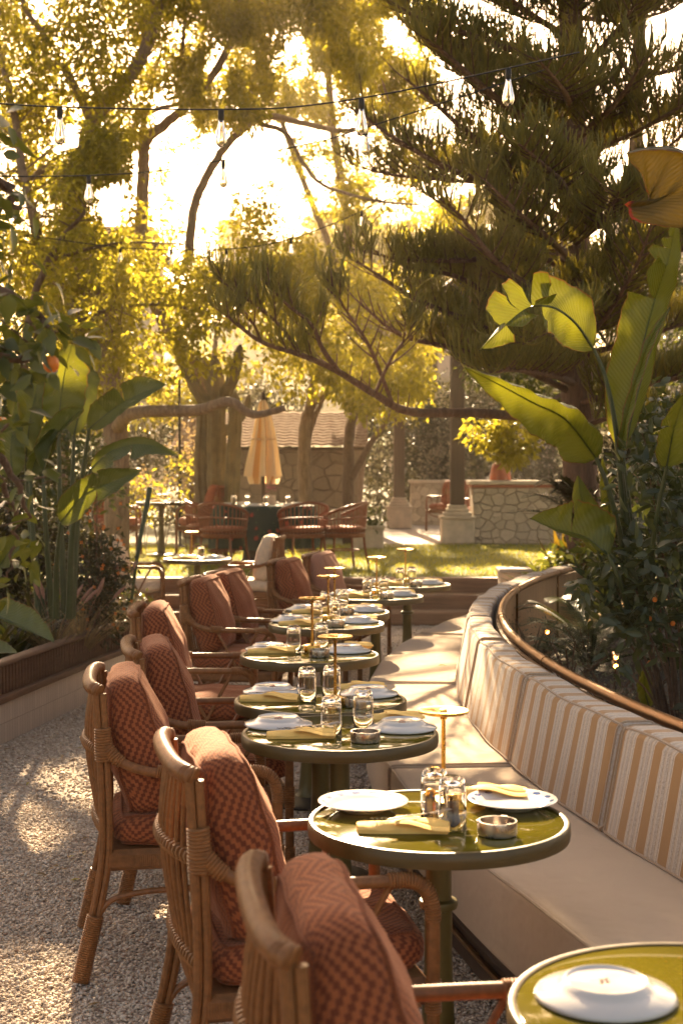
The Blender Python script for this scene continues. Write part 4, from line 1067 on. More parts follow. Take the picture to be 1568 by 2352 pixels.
string('string of clear bulbs crossing below the highest one', [(-200, 400), (90, 405), (300, 398), (440, 380), (700, 332), (840, 293), (1250, 160)], 10.4, [(208, 400), (527, 372), (843, 293)], .005)
string('string of clear bulbs low among the gold leaves', [(60, 540), (300, 570), (520, 572), (668, 548), (830, 485), (1000, 400)], 16.0, [(276, 569), (390, 574), (520, 572), (668, 548), (832, 485)], .006)

# ------------------------------------------------------------ foliage tools
S = np.array(SUN)
LIT = []            # (point, radius): places the sun reaches through holes in the canopy
def lit(p, r): LIT.append((np.array(p, float), r))
for y, r in ((5.75, .10), (6.15, .24), (6.6, .34), (7.0, .40), (7.4, .42), (7.8, .42), (8.2, .40), (8.7, .34), (9.1, .18)):
    lit((.62 - .12 + ((y - 7.2) ** 2) / 24 * .9, y, .47), r)
for y, r in ((9.6, .16), (10.1, .12), (10.6, .2), (11.2, .25), (11.9, .3), (12.3, .3)): lit((.62 - .2 + ((y - 7.2) ** 2) / 24, y, .5), r)
lit((.24, 3.78, .75), .30); lit((.04, 3.95, .75), .14); lit((.55, 3.75, .75), .10); lit((.50, 3.55, .75), .08); lit((.42, 2.75, .75), .22); lit((.62, 2.55, .75), .15); lit((.45, 2.45, .75), .12)
lit((-.36, 3.75, .96), .16); lit((-.30, 3.60, .98), .10); lit((-.43, 3.55, .97), .09); lit((.03, 3.72, .53), .13); lit((.10, 3.50, .53), .09); lit((-.1, 3.85, .53), .08)
lit((-.86, 4.95, .99), .05); lit((-.88, 5.15, 1.0), .05); lit((-.62, 5.0, .99), .05)
lit(tuple(PZ(120, 1800, 0)), .30); lit(tuple(PZ(190, 1845, 0)), .16); lit(tuple(PZ(40, 1940, 0)), .16); lit(tuple(PZ(110, 1920, 0)), .10); lit(tuple(PZ(385, 2010, 0)), .14); lit(tuple(PZ(372, 2060, 0)), .10); lit(tuple(PZ(20, 2300, 0)), .18); lit(tuple(PZ(150, 2340, 0)), .07); lit(tuple(PZ(230, 1980, 0)), .05)
lit((-.36, 6.1, .53), .15); lit((-.6, 6.05, .53), .10); lit((-.85, 7.25, .95), .12); lit((-.72, 7.3, .9), .10)
for x, y, z, r in ((-.05, 8.6, .78, .2), (.0, 9.3, .78, .25), (.2, 10.3, .78, .3), (.5, 11.4, .78, .3), (-.25, 7.3, .78, .12), (.02, 5.1, .9, .05), (-.06, 5.0, .88, .04), (.19, 5.1, .76, .05), (-.8, 9.3, .95, .13), (-.62, 9.7, .92, .10), (-.25, 11.0, .9, .12), (-.05, 11.8, .9, .2), (-1.6, 10.8, .3, .25), (-1.9, 9.8, .3, .1)): lit((x, y, z), r)
for px, py, d in ((1330, 770, 6.4), (1290, 740, 6.4), (1240, 730, 6.4), (1150, 860, 6.4), (1110, 840, 6.4), (1230, 880, 6.4), (1300, 905, 6.4), (1190, 700, 6.4), (1430, 760, 6.6), (180, 860, 10), (140, 870, 10), (190, 830, 10), (1130, 715, 6.4), (1390, 1120, 6.6), (1380, 1250, 6.8)): lit(tuple(P(px, py, d)), .10)
for y in (4.9, 5.5, 6.3, 7.2, 8.2, 9.2, 10.2): lit((.95 + ((y - 7.2) ** 2) / 24, y, .86), .05)
lit((.78, 6.0, .75), .09); lit((.70, 6.5, .7), .10); lit((.68, 7.0, .65), .14); lit((.72, 7.6, .7), .2)
for x, y, r in ((1.3, 9.0, .13), (1.45, 10.0, .25), (1.7, 9.6, .2), (1.35, 8.4, .1), (1.6, 13.2, .4), (1.9, 12, .3)): lit((x, y, .55), r)
for x, y, rx in ((-2.6, 18.5, 1.2), (-1.5, 19, .9), (-1.0, 16.8, .8), (-2.2, 17.2, .7), (.1, 18.6, .6), (.7, 18.3, .4), (1.3, 18.1, .35), (1.8, 17.9, .3), (-.4, 17.2, .4), (-1.0, 18.6, 1.0), (-2.5, 19.9, 1.0), (-2.0, 14.7, .5), (-1.2, 14.7, .7)): lit((x, y, 1.0), rx)
lit((-1.6, 26.2, 2.4), .5); lit((-.6, 26, 2.4), .35); lit((0, 26.4, 2.4), .3)
for q_ in ((1.35, 6.3, 1.55), (1.5, 6.3, 1.2), (1.7, 6.4, 1.7), (1.25, 6.4, 1.0), (2.1, 8.0, 2.0), (1.6, 9.2, .8), (1.7, 10, .9)): lit(q_, .09)
def sun_open(Pn, k=1.0):
    """True where a leaf would NOT stand in one of the sun's open shafts"""
    ok = np.ones(len(Pn), bool)
    for c, r in LIT:
        w = Pn - c; s = w @ S; perp = np.linalg.norm(w - s[:, None] * S, axis=1)
        ok &= ~((perp < r * k) & (s > .35))
    return ok
GAPS = [[(355, 345), (440, 320), (470, 340), (560, 300), (600, 320), (700, 340), (800, 320), (850, 350), (850, 450), (800, 500), (740, 505), (700, 500), (695, 440), (640, 405), (560, 420), (500, 515), (455, 470), (435, 390), (370, 400)],
        [(215, 430), (290, 410), (280, 520), (240, 540)], [(140, 290), (190, 280), (190, 340), (140, 350)],
        [(865, 30), (940, 50), (980, 100), (930, 150), (880, 110)], [(600, 315), (680, 330), (700, 420), (600, 380)], [(300, 340), (330, 330), (320, 440), (300, 450)]]
def in_gap(px, py):
    r = np.zeros(len(px), bool)
    for poly in GAPS:
        ins = np.zeros(len(px), bool); n = len(poly); j = n - 1
        for i in range(n):
            xi, yi = poly[i]; xj, yj = poly[j]
            c = ((yi > py) != (yj > py)) & (px < (xj - xi) * (py - yi) / (yj - yi + 1e-9) + xi); ins ^= c; j = i
        r |= ins
    return r
def unit(a): return a / np.maximum(1e-9, np.linalg.norm(a, axis=1))[:, None]
def leaf_mesh(Cn, D, Nn, Ln, W=.5, rows=3, fold=.25, droop=.25, prof=None):
    """leaves: centres of the stalk end, axis, normal, length -> V, F (quads), uv"""
    n = len(Cn); D = unit(D); B = unit(np.cross(D, Nn)); Nn = np.cross(B, D)
    t = np.linspace(0, 1, rows); w = np.sin(np.pi * np.clip(t, 0.0, 1) ** .8) ** .8 * W / 2 if prof is None else np.array(prof) * W / 2
    w[0] = max(w[0], .0); tz = -droop * t ** 2
    V = np.zeros((n, rows, 3, 3))
    Lc = np.asarray(Ln)[:, None, None]
    for j, s in enumerate((-1, 0, 1)):
        off = w * s; up = tz + (abs(s) * fold * w)
        V[:, :, j, :] = Cn[:, None, :] + Lc * (t[None, :, None] * D[:, None, :] + off[None, :, None] * B[:, None, :] + up[None, :, None] * Nn[:, None, :])
    q = []
    for i in range(rows - 1):
        for j in range(2): q.append((i * 3 + j, i * 3 + j + 1, (i + 1) * 3 + j + 1, (i + 1) * 3 + j))
    q = np.array(q); F = (np.arange(n)[:, None, None] * rows * 3 + q[None]).reshape(-1, 4)
    return V.reshape(-1, 3), F
def rdir(n, zmin=-1, zmax=1):
    z = rng.uniform(zmin, zmax, n); a = rng.uniform(0, 2 * np.pi, n); r = np.sqrt(np.maximum(0, 1 - z * z)); return np.stack([r * np.cos(a), r * np.sin(a), z], 1)
def clump_leaves(clumps, per, L, Wd=.5, rows=3, hang=.45, carve=True, gaps=False, flat=.7, k=1.0):
    """clumps (n,4): centre + radius; sprays of leaves hanging in each clump"""
    cl = np.asarray(clumps, float); n = len(cl)
    cnt = np.maximum(6, (per * (cl[:, 3] / .35) ** 2 * rng.uniform(.6, 1.3, n)).astype(int))
    idx = np.repeat(np.arange(n), cnt); N = len(idx)
    d = rdir(N); rad = rng.uniform(0, 1, N) ** .5
    Pn = cl[idx, :3] + d * (rad * cl[idx, 3])[:, None] * np.array([1, 1, flat])
    keep = np.ones(N, bool)
    if carve: keep &= sun_open(Pn, k)
    if gaps:
        px, py = proj(Pn); keep &= ~in_gap(px, py)
    Pn, d = Pn[keep], d[keep]; N = len(Pn)
    ax = unit(d * .6 + rdir(N) * .6 + np.array([0, 0, -hang])); nn = unit(rdir(N, .1, 1))
    return leaf_mesh(Pn, ax, nn, rng.uniform(.7, 1.25, N) * L, Wd, rows)
def dense_limbs(limbs):
    out = []
    for pts, r0, r1 in limbs:
        c = catmull(pts, 8); out += [(p, r0 + (r1 - r0) * i / len(c)) for i, p in enumerate(c)]
    return out
def tree(name, lab, limbs, clumps, per, L, leafm, barkm, base, carve=True, gaps=True, twigs=True, group=None, Wd=.5, hang=.45, k=1.25, cat='tree', trunk_name='trunk', rows=3, flat=.7):
    t = thing(name, lab, cat, tuple(base), group=group); b = Vector(base)
    mb = MB()
    for pts, r0, r1 in limbs:
        c = catmull([Vector(p) - b for p in pts], 8); m = len(c)
        c = [p + Vector((rng.normal(0, .006), rng.normal(0, .006), 0)) * (min(1, i / 4)) for i, p in enumerate(c)]
        mb.tube(c, [r0 + (r1 - r0) * i / (m - 1) for i in range(m)], 10)
    dl = dense_limbs(limbs); A = np.array([tuple(p) for p, r in dl])
    cl = np.asarray(clumps, float)
    if twigs:
        for c in cl:
            dd = np.linalg.norm((A - c[:3]) * np.array([1, 1, 1.3]), axis=1); i = int(dd.argmin())
            if dd[i] > 1.6 or dd[i] < .15: continue
            p0, p1 = Vector(A[i]) - b, Vector(c[:3]) - b
            mid = p0.lerp(p1, .5) + Vector((rng.normal(0, .1), rng.normal(0, .1), .12 * (p1 - p0).length))
            tw = catmull([p0, mid, p1], 4)
            if carve and not sun_open(np.array([tuple(q + b) for q in tw]), .9).all(): continue
            mb.tube(tw, [min(dl[i][1] * .4, .011) * (1 - q / 8 * .8) for q in range(9)], 5, False)
    mb.build(trunk_name, barkm, t, sharp=0)
    V, F = clump_leaves(cl, per, L, Wd, rows, hang, carve, gaps, flat, k)
    np_mesh('crown', V - np.array(base), F, leafm, t)
    return t
def region(n, poly, d0, d1, r0, r1, gap=True):  # noqa
    """n clump centres seen inside a picture polygon, spread over real depth"""
    xs = [p[0] for p in poly]; ys = [p[1] for p in poly]; out = []
    global GAPS
    sv = GAPS
    while len(out) < n:
        px = rng.uniform(min(xs), max(xs), 200); py = rng.uniform(min(ys), max(ys), 200)
        GAPS = [poly]; ok = in_gap(px, py); GAPS = sv
        if gap: ok &= ~in_gap(px, py)
        for x, y in zip(px[ok], py[ok]):
            d = rng.uniform(d0, d1); r = rng.uniform(r0, r1); out.append((*P(x, y, d), r))
            if len(out) >= n: break
    return out
def boxclumps(n, x0, x1, y0, y1, z0, z1, r0, r1):
    return [(rng.uniform(x0, x1), rng.uniform(y0, y1), rng.uniform(z0, z1), rng.uniform(r0, r1)) for _ in range(n)]
def lim(pts, r0, r1): return ([P(*p) for p in pts], r0, r1)

# ------------------------------------------------------------ the gold backlit trees beyond the lawn
bA = P(268, 1200, 17.5); bA.z = LZ
limbsA = [([bA, P(266, 985, 17.5), P(240, 800, 18), P(180, 560, 18.5), P(165, 435, 18.8), P(195, 360, 19), P(212, 280, 19.2), P(320, 140, 19.5), P(372, -30, 20), P(400, -300, 20)], .16, .07),
          lim([(240, 800, 18), (120, 640, 18), (60, 420, 18), (20, 200, 18.5), (-60, -100, 19)], .09, .03),
          lim([(212, 280, 19.2), (150, 160, 19), (108, 150, 19), (100, 80, 19), (55, 10, 19), (20, -150, 19)], .06, .03),
          lim([(266, 985, 17.5), (310, 948, 16.6), (450, 942, 16.2), (525, 922, 16), (580, 952, 16), (655, 938, 16)], .085, .035)]
cA = region(250, [(-120, -40), (330, -40), (340, 330), (320, 560), (300, 900), (200, 930), (-120, 900)], 17.5, 21.5, .22, .42)
cA += region(120, [(60, 520), (200, 560), (330, 600), (420, 700), (330, 930), (230, 960), (120, 900)], 18, 23, .2, .36)
cA += region(40, [(120, 300), (300, 300), (300, 520), (150, 560)], 16.6, 18, .2, .34)
cA += boxclumps(300, -4.6, 1.2, 17, 24, 9.4, 13.5, .4, .65)  # dense unseen crown above the frame, shaped with sun holes to shade the tables
tree('shade_tree', 'gold backlit tree whose low horizontal limb crosses before the parasol', limbsA, cA, 150, .088, M['leaf_gold'], M['bark'], bA)
bB = P(505, 1190, 20.5); bB.z = LZ
limbsB = [([bB, P(470, 900, 21), P(390, 760, 21), P(335, 640, 21), P(326, 540, 21), P(330, 400, 21), P(336, 325, 21), P(380, 285, 21), P(430, 238, 21), P(520, 120, 21.5), P(560, -60, 22)], .13, .05),
          lim([(336, 325, 21), (308, 295, 21), (350, 255, 21), (432, 235, 21)], .05, .03),
          lim([(326, 540, 21), (420, 620, 21), (448, 470, 21), (500, 362, 21), (555, 300, 21), (615, 268, 21), (690, 282, 21.5), (800, 300, 22), (900, 260, 22)], .08, .035),
          lim([(600, 285, 21), (655, 305, 21), (690, 365, 20.5), (735, 420, 20), (790, 442, 20), (870, 462, 20), (960, 470, 19)], .04, .015),
          lim([(430, 238, 21), (420, 100, 21), (440, -60, 21)], .04, .02)]
cB = region(420, [(330, -40), (900, -40), (900, 20), (850, 60), (860, 230), (700, 270), (560, 285), (430, 290), (330, 330)], 19.5, 23.5, .22, .42)
cB += region(150, [(150, 520), (310, 560), (440, 500), (560, 400), (690, 400), (720, 540), (700, 720), (480, 800), (330, 850)], 19.5, 22.5, .2, .36)
cB += region(110, [(370, 620), (640, 600), (660, 800), (600, 880), (500, 850), (400, 850)], 17.0, 19.4, .16, .28)
cB += boxclumps(300, -1.5, 3.8, 17.5, 25, 9.6, 13.8, .4, .65)  # out-of-view leaf clumps added overhead to cast the dappled shade
tree('shade_tree', 'gold backlit tree with a bare branch arching over the bright sky', limbsB, cB, 150, .085, M['leaf_gold'], M['bark'], bB)
bC = P(702, 1180, 22.5); bC.z = LZ
limbsC = [([bC, P(700, 1000, 22.5), P(712, 930, 22.5), P(730, 800, 22), P(700, 640, 22)], .12, .04), lim([(712, 930, 22.5), (760, 890, 22), (850, 760, 21.5)], .06, .02), lim([(705, 1010, 22.5), (735, 930, 22.5), (800, 850, 22)], .05, .02)]
cC = region(170, [(440, 640), (560, 560), (700, 540), (840, 580), (960, 640), (1020, 760), (980, 900), (900, 960), (760, 930), (620, 920), (540, 860), (460, 780)], 18.5, 22.5, .2, .36)
tree('bright_tree', 'yellow green tree behind the parasol with a forked pale trunk', limbsC, cC, 150, .085, M['leaf_gold'], M['bark'], bC, k=.8)
bD = P(800, 1180, 23); bD.z = LZ
cD = region(26, [(780, 860), (980, 860), (960, 960), (850, 960), (800, 940)], 20, 22.5, .2, .3)
tree('bright_tree', 'thin leaning pale trunked tree before the dark hedge', [([bD, P(802, 1000, 23), P(815, 940, 22.5), P(800, 880, 22)], .10, .05), lim([(806, 1100, 23), (850, 1020, 22.8), (893, 962, 22.5), (930, 900, 22)], .06, .03)], cD, 80, .08, M['leaf_gold'], M['bark_thin'], bD, k=.8)
# a second row of bright crowns closing the view
for k, (x0, lab, poly) in enumerate(((-5.6, 'bright yellow tree far behind the leaning trunk', [(60, 560), (330, 600), (400, 720), (380, 960), (120, 980)]), (-2.8, 'bright yellow tree far behind the cactus', [(330, 640), (520, 560), (640, 640), (620, 900), (380, 960)]), (.25, 'bright yellow tree beyond the outbuilding roof', [(620, 600), (860, 600), (980, 680), (960, 900), (660, 900)]))):
    bb = (x0, 28.5, LZ)
    tree('bright_tree', lab, [([Vector(bb), Vector((x0 + .2, 28.5, 3)), P(sum(p[0] for p in poly) / 5, sum(p[1] for p in poly) / 5, 28.5)], .12, .04)], region(120, poly, 26.5, 29.5, .3, .5), 100, .11, M['leaf_gold'], M['bark'], bb)
bb = (-3.9, 16.6, LZ)
tree('bright_tree', 'gold leafed tree whose low sprays hang before the leaning trunk', [([Vector(bb), P(60, 800, 16.6), P(110, 600, 16.6), P(200, 480, 16.6)], .07, .02), lim([(60, 800, 16.6), (220, 720, 16.4), (380, 700, 16.4), (520, 740, 16.4)], .03, .008), lim([(110, 600, 16.6), (260, 560, 16.5), (420, 560, 16.5)], .025, .008)],
     region(150, [(60, 400), (200, 430), (320, 560), (440, 540), (620, 600), (620, 760), (560, 850), (430, 860), (300, 900), (130, 900)], 15.8, 17.4, .13, .24), 170, .08, M['leaf_gold'], M['bark_thin'], bb, k=.45)
bb = (.2, 30.5, LZ)
tree('bright_tree', 'tall pale gold tree far beyond the arching branch, crown against the sky', [([Vector(bb), Vector((.3, 30.5, 5)), P(760, 250, 30.5), P(740, -40, 30.5)], .14, .05), ([Vector((.3, 30.5, 5)), P(640, 260, 30.5), P(600, 60, 30.5)], .08, .03)],
     region(230, [(540, -40), (1000, -40), (990, 60), (960, 150), (1010, 200), (960, 260), (870, 290), (840, 295), (700, 265), (600, 255), (540, 200)], 28, 32.5, .3, .5) + region(70, [(790, 350), (900, 300), (1040, 330), (1060, 560), (860, 560), (790, 500)], 27, 31, .2, .35, False) + region(46, [(640, 290), (860, 290), (860, 500), (720, 500), (660, 420)], 27, 31, .16, .30, False) + region(16, [(345, 330), (450, 320), (440, 520), (350, 440)], 27, 30, .16, .28, False), 120, .105, M['leaf_gold'], M['bark'], bb, gaps=False, k=.8)
# hanging spray before the court
cE = region(34, [(1060, 965), (1150, 958), (1250, 985), (1245, 1020), (1190, 1060), (1150, 1065), (1120, 1030), (1075, 1000)], 15.6, 16.6, .09, .16, False)
tree('bright_tree', 'yellow leafy spray hanging over the court from a slender branch', [lim([(1330, 880, 17), (1250, 930, 16.5), (1160, 985, 16.1), (1150, 1040, 16.1)], .03, .008), ([Vector((2.95, 17.2, LZ)), P(1330, 880, 17)], .05, .03)], cE, 300, .085, M['leaf_gold'], M['bark_thin'], (2.95, 17.2, LZ), gaps=False, k=.1)
# pale far trees
for x, y, d, r, lab in ((800, 590, 62, 2.0, 'pale green bushy tree far off below the ruined wall'), (930, 610, 58, 1.8, 'pale green bushy tree far off behind the pine tips'), (250, 700, 60, 2.4, 'pale tree far off beside the plastered house'), (1100, 560, 60, 1.9, 'pale tree far off behind the pine trunk')):
    c0 = P(x, y, d); bb = (c0.x, c0.y, 0)
    cl = [(c0.x + v[0] * r * 1.5, c0.y + v[1] * r, c0.z + v[2] * r * 1.0, .6) for v in rdir(60) * (rng.uniform(.2, 1, 60) ** .4)[:, None]]
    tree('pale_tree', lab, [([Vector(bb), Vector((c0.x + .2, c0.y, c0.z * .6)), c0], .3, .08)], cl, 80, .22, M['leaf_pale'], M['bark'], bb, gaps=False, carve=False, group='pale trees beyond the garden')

# ------------------------------------------------------------ the star pine
def rope_template(L, rr, seed):
    r = np.random.default_rng(seed); rows, sides = 7, 5
    t = np.linspace(0, 1, rows); cx = L * (t - .28 * t ** 2); cz = L * (.10 * t + .62 * t ** 1.8); cy = L * .06 * np.sin(t * 3 + seed)
    C = np.stack([cx, cy, cz], 1); V, Q, T3 = [], [], []
    tang = np.gradient(C, axis=0); tang = unit(tang)
    for i in range(rows):
        a = unit(np.cross(tang[i:i + 1], [[0, 1, 0]]))[0]; b = np.cross(tang[i], a); rad = rr * (1 - .35 * t[i] ** 3) * (.7 if i == 0 else 1)
        for k in range(sides): q = 2 * np.pi * k / sides; V.append(C[i] + rad * (a * np.cos(q) + b * np.sin(q)))
    for i in range(rows - 1):
        for k in range(sides): Q.append((i * sides + k, i * sides + (k + 1) % sides, (i + 1) * sides + (k + 1) % sides, (i + 1) * sides + k))
    for s in range(44):                                   # needles
        u = r.uniform(.04, 1.0); i = min(rows - 2, int(u * (rows - 1))); f = u * (rows - 1) - i
        c = C[i] * (1 - f) + C[i + 1] * f; tg = tang[i]; a = unit(np.cross(tg[None], r.normal(size=(1, 3))))[0]; w = np.cross(tg, a)
        b0 = len(V); V += [c + a * rr * .7 - w * .0024 - tg * .004, c + a * rr * .7 + w * .0024 - tg * .004, c + a * (rr + .009) + w * .0006 + tg * .012, c + a * (rr + .009) - w * .0006 + tg * .012]; Q.append((b0, b0 + 1, b0 + 2, b0 + 3))
    return np.array(V), np.array(Q)
ROPES = [rope_template(1.0, .025, 3 + k) for k in range(5)]
def ropes_to_mesh(recs):
    """recs: pos(3) dir(3) len -> one mesh"""
    Vs, Fs, off = [], [], 0
    A = np.array(recs); kind = rng.integers(0, 5, len(A))
    for k in range(5):
        m = A[kind == k]
        if not len(m): continue
        V0, Q0 = ROPES[k]; n = len(m); X = unit(m[:, 3:6]); Z = np.tile([0, 0, 1.0], (n, 1)) + rng.normal(0, .28, (n, 3))
        Z = unit(Z - X * np.sum(X * Z, 1)[:, None]); Y = np.cross(Z, X); L = m[:, 6]
        lx = V0[None, :, 0] * L[:, None]; ly = V0[None, :, 1] * L[:, None]; lz = V0[None, :, 2] * L[:, None]
        V = m[:, None, :3] + lx[..., None] * X[:, None] + ly[..., None] * Y[:, None] + lz[..., None] * Z[:, None]
        Fs.append((np.arange(n)[:, None, None] * len(V0) + Q0[None]).reshape(-1, 4) + off); Vs.append(V.reshape(-1, 3)); off += n * len(V0)
    return np.concatenate(Vs), np.concatenate(Fs)
def pine(lab, base, trunk, branches, dens=.031, start=.16):
    t = thing('star_pine', lab, 'tree', tuple(base)); b = Vector(base)
    mb = MB(); pts, r0, r1 = trunk; c = catmull([Vector(p) - b for p in pts], 8)
    mb.tube(c, [r0 + (r1 - r0) * i / (len(c) - 1) for i in range(len(c))], 16); mb.build('trunk', M['bark_pine'], t, sharp=0)
    bm_ = MB(); recs = []
    for pts, br0, br1, sl, st in branches:
        c = catmull(pts, 10); m = len(c); Ls = [0]
        for i in range(1, m): Ls.append(Ls[-1] + (c[i] - c[i - 1]).length)
        bm_.tube([p - b for p in c], [br0 + (br1 - br0) * i / (m - 1) for i in range(m)], 8)
        s = Ls[-1] * st; side = 1
        while s < Ls[-1]:
            i = max(1, next(k for k in range(m) if Ls[k] >= s)); f = (s - Ls[i - 1]) / max(1e-6, Ls[i] - Ls[i - 1])
            p = c[i - 1].lerp(c[i], f); tg = (c[i] - c[i - 1]).normalized(); q = s / Ls[-1]
            for side in (-1, 1):
                if rng.uniform() < .12: continue
                ln = sl * 1.15 * (1.0 - .55 * q) * rng.uniform(.65, 1.2)
                sd = Vector((tg.y, -tg.x, 0)).normalized() * side
                d0 = (tg * .75 + sd * rng.uniform(.55, 1.0) + Vector((0, 0, rng.uniform(-.05, .35)))).normalized()
                e = [p, p + d0 * ln * .5 + Vector((0, 0, .02)), p + d0 * ln + Vector((0, 0, .16 * ln + .02))]
                sc = catmull(e, 5); bm_.tube([x - b for x in sc], [.009 * (1 - k / 10 * .6) for k in range(len(sc))], 5, False)
                n = max(4, int(ln / dens))
                for k in range(n):
                    u = .12 + .9 * k / n; j = min(len(sc) - 2, int(u * (len(sc) - 1))); pp_ = sc[j].lerp(sc[j + 1], min(1, u * (len(sc) - 1) - j))
                    lat = Vector((d0.y, -d0.x, 0)).normalized()
                    for s2 in (-1, 1):
                        dd = (d0 * .75 + lat * s2 * rng.uniform(.25, .8) + Vector((0, 0, rng.uniform(.05, .4)))).normalized()
                        recs.append((*pp_, *dd, rng.uniform(.17, .33) * (1 - .25 * u)))
            s += .125 * rng.uniform(.8, 1.2)
        tg = (c[-1] - c[-3]).normalized()
        for k in range(12):
            recs.append((*(c[-1] - tg * .02 * k), *(tg + Vector(tuple(rng.normal(0, .45, 3)))).normalized(), rng.uniform(.15, .26)))
    bm_.build('limbs', M['bark_pine'], t, sharp=0)
    A = np.array(recs); A = A[sun_open(A[:, :3] + A[:, 3:6] * .14 + np.array([0, 0, .05]), 1.15)]
    V, F = ropes_to_mesh(A); np_mesh('crown', V - np.array(base), F, M['leaf_pine'], t, smooth=True)
    return t
pb = P(1340, 1388, 13.5); pb.z = .38
tr = ([pb, P(1338, 1200, 13.5), P(1325, 950, 13.5), P(1318, 500, 13.5), P(1312, 200, 13.5), P(1308, -200, 13.5), P(1305, -700, 13.5)], .19, .09)
def br(pts, r0=.045, r1=.012, sl=.55, st=.18): return ([P(*p) for p in pts], r0, r1, sl, st)
B_ = [br([(1310, 950, 13.5), (1200, 955, 12.8), (1080, 948, 12.3), (940, 945, 11.8), (860, 905, 11.5), (770, 850, 11.2), (690, 815, 11), (600, 785, 10.8), (520, 725, 10.6)], .05, .012, .32, .55),
      br([(780, 858, 11.2), (740, 800, 11), (715, 745, 10.9), (660, 700, 10.8), (600, 640, 10.7)], .022, .008, .32, .35),
      br([(900, 925, 11.6), (850, 800, 11.3), (800, 720, 11.1), (750, 640, 11)], .018, .007, .30, .35),
      br([(690, 815, 11), (640, 745, 10.8), (570, 690, 10.7), (500, 640, 10.6)], .016, .006, .26, .4),
      br([(860, 905, 11.5), (900, 820, 11.2), (940, 760, 11.1), (930, 690, 11)], .016, .006, .30, .35),
      br([(600, 785, 10.8), (580, 740, 10.7), (540, 690, 10.7)], .012, .005, .26, .4),
      br([(1310, 900, 13.5), (1180, 840, 12.6), (1040, 800, 12.1), (920, 770, 11.9), (830, 700, 11.8)], .035, .01, .5, .25),
      br([(1310, 850, 13.5), (1190, 790, 12.8), (1080, 740, 12.3), (960, 690, 12), (880, 640, 11.8), (820, 600, 11.6)], .04, .01, .5, .2),
      br([(1310, 800, 13.5), (1180, 720, 13), (1060, 640, 12.6), (960, 620, 12.3), (900, 600, 12.2)], .035, .01, .5, .25),
      br([(1315, 610, 13.5), (1180, 590, 12.8), (1060, 598, 12.4), (930, 596, 12.1), (830, 575, 12)], .035, .01, .45, .35),
      br([(1315, 520, 13.5), (1180, 440, 12.6), (1060, 400, 12.2), (960, 350, 12), (880, 300, 11.9), (820, 250, 11.8)], .04, .01, .55, .2),
      br([(1315, 440, 13.5), (1180, 370, 13), (1080, 310, 12.7), (990, 230, 12.5), (930, 180, 12.4)], .04, .01, .55, .2),
      br([(1312, 330, 13.5), (1200, 270, 12.5), (1110, 200, 12), (1030, 130, 11.8), (985, 90, 11.6)], .04, .01, .55, .2),
      br([(1310, 160, 13.5), (1190, 120, 12.8), (1080, 80, 12.4), (980, 50, 12.2), (870, -10, 12)], .035, .01, .4, .35),
      br([(1310, 90, 13.5), (1200, 20, 12.8), (1100, -60, 12.4), (1000, -120, 12)], .035, .01, .5, .2),
      br([(1318, 700, 13.5), (1220, 660, 12.2), (1130, 590, 11.6), (1060, 500, 11.3), (1010, 455, 11.1)], .035, .008, .5, .25),
      br([(1315, 600, 13.5), (1250, 540, 12), (1180, 480, 11.3), (1110, 410, 11)], .035, .008, .5, .25),
      br([(1318, 880, 13.5), (1260, 860, 12.2), (1180, 850, 11.3), (1100, 860, 10.8)], .035, .008, .5, .25),
      br([(1318, 760, 13.5), (1290, 740, 12), (1260, 760, 11), (1200, 790, 10.3)], .035, .008, .5, .25),
      br([(1315, 480, 13.5), (1290, 420, 12), (1250, 380, 11.2), (1190, 330, 10.7)], .035, .008, .5, .25),
      br([(1312, 260, 13.5), (1300, 220, 12), (1280, 190, 11.2), (1230, 130, 10.8)], .035, .008, .5, .25),
      br([(1315, 560, 13.5), (1370, 520, 12.5), (1400, 480, 11.6), (1420, 440, 11)], .035, .008, .5, .25),
      br([(1312, 330, 13.5), (1390, 260, 12.5), (1440, 200, 12), (1480, 130, 11.7)], .035, .008, .5, .2),
      br([(1312, 180, 13.5), (1380, 110, 12.8), (1430, 50, 12.4), (1470, -10, 12)], .035, .008, .5, .2),
      br([(1318, 680, 13.5), (1420, 640, 13), (1500, 590, 12.7), (1580, 540, 12.5)], .035, .008, .5, .2),
      br([(1318, 820, 13.5), (1430, 790, 13), (1520, 760, 12.7), (1620, 730, 12.5)], .035, .008, .5, .2),
      br([(1318, 930, 13.5), (1420, 900, 12.8), (1500, 880, 12.3), (1600, 850, 12)], .035, .008, .5, .2),
      br([(1315, 450, 13.5), (1440, 420, 13.4), (1520, 350, 13.2), (1610, 270, 13)], .035, .008, .5, .3),
      br([(1318, 990, 13.5), (1400, 960, 13.2), (1500, 960, 13), (1600, 940, 13)], .03, .008, .45, .2),
      br([(1310, 20, 13.5), (1330, -60, 12), (1350, -80, 11), (1380, -100, 10.5)], .03, .008, .5, .3),
      br([(1310, -150, 13.5), (1180, -250, 12.5), (1050, -350, 12)], .04, .01, .6, .2), br([(1310, -250, 13.5), (1400, -350, 12.5), (1520, -420, 12)], .04, .01, .6, .2),
      br([(1308, -400, 13.5), (1200, -520, 12.5), (1080, -600, 12)], .04, .01, .6, .2), br([(1318, 640, 13.5), (1350, 640, 14.6), (1300, 620, 15.6), (1240, 590, 16.4)], .03, .008, .5, .2), br([(1318, 300, 13.5), (1280, 280, 14.8), (1200, 250, 16)], .03, .008, .55, .2), br([(1318, 860, 13.5), (1300, 860, 14.8), (1220, 840, 16), (1150, 830, 16.6)], .03, .008, .5, .2)]
tk = [P(*p) for p in ((1338, 1000, 13.5), (1325, 950, 13.5), (1318, 500, 13.5), (1312, 200, 13.5), (1308, -200, 13.5))]
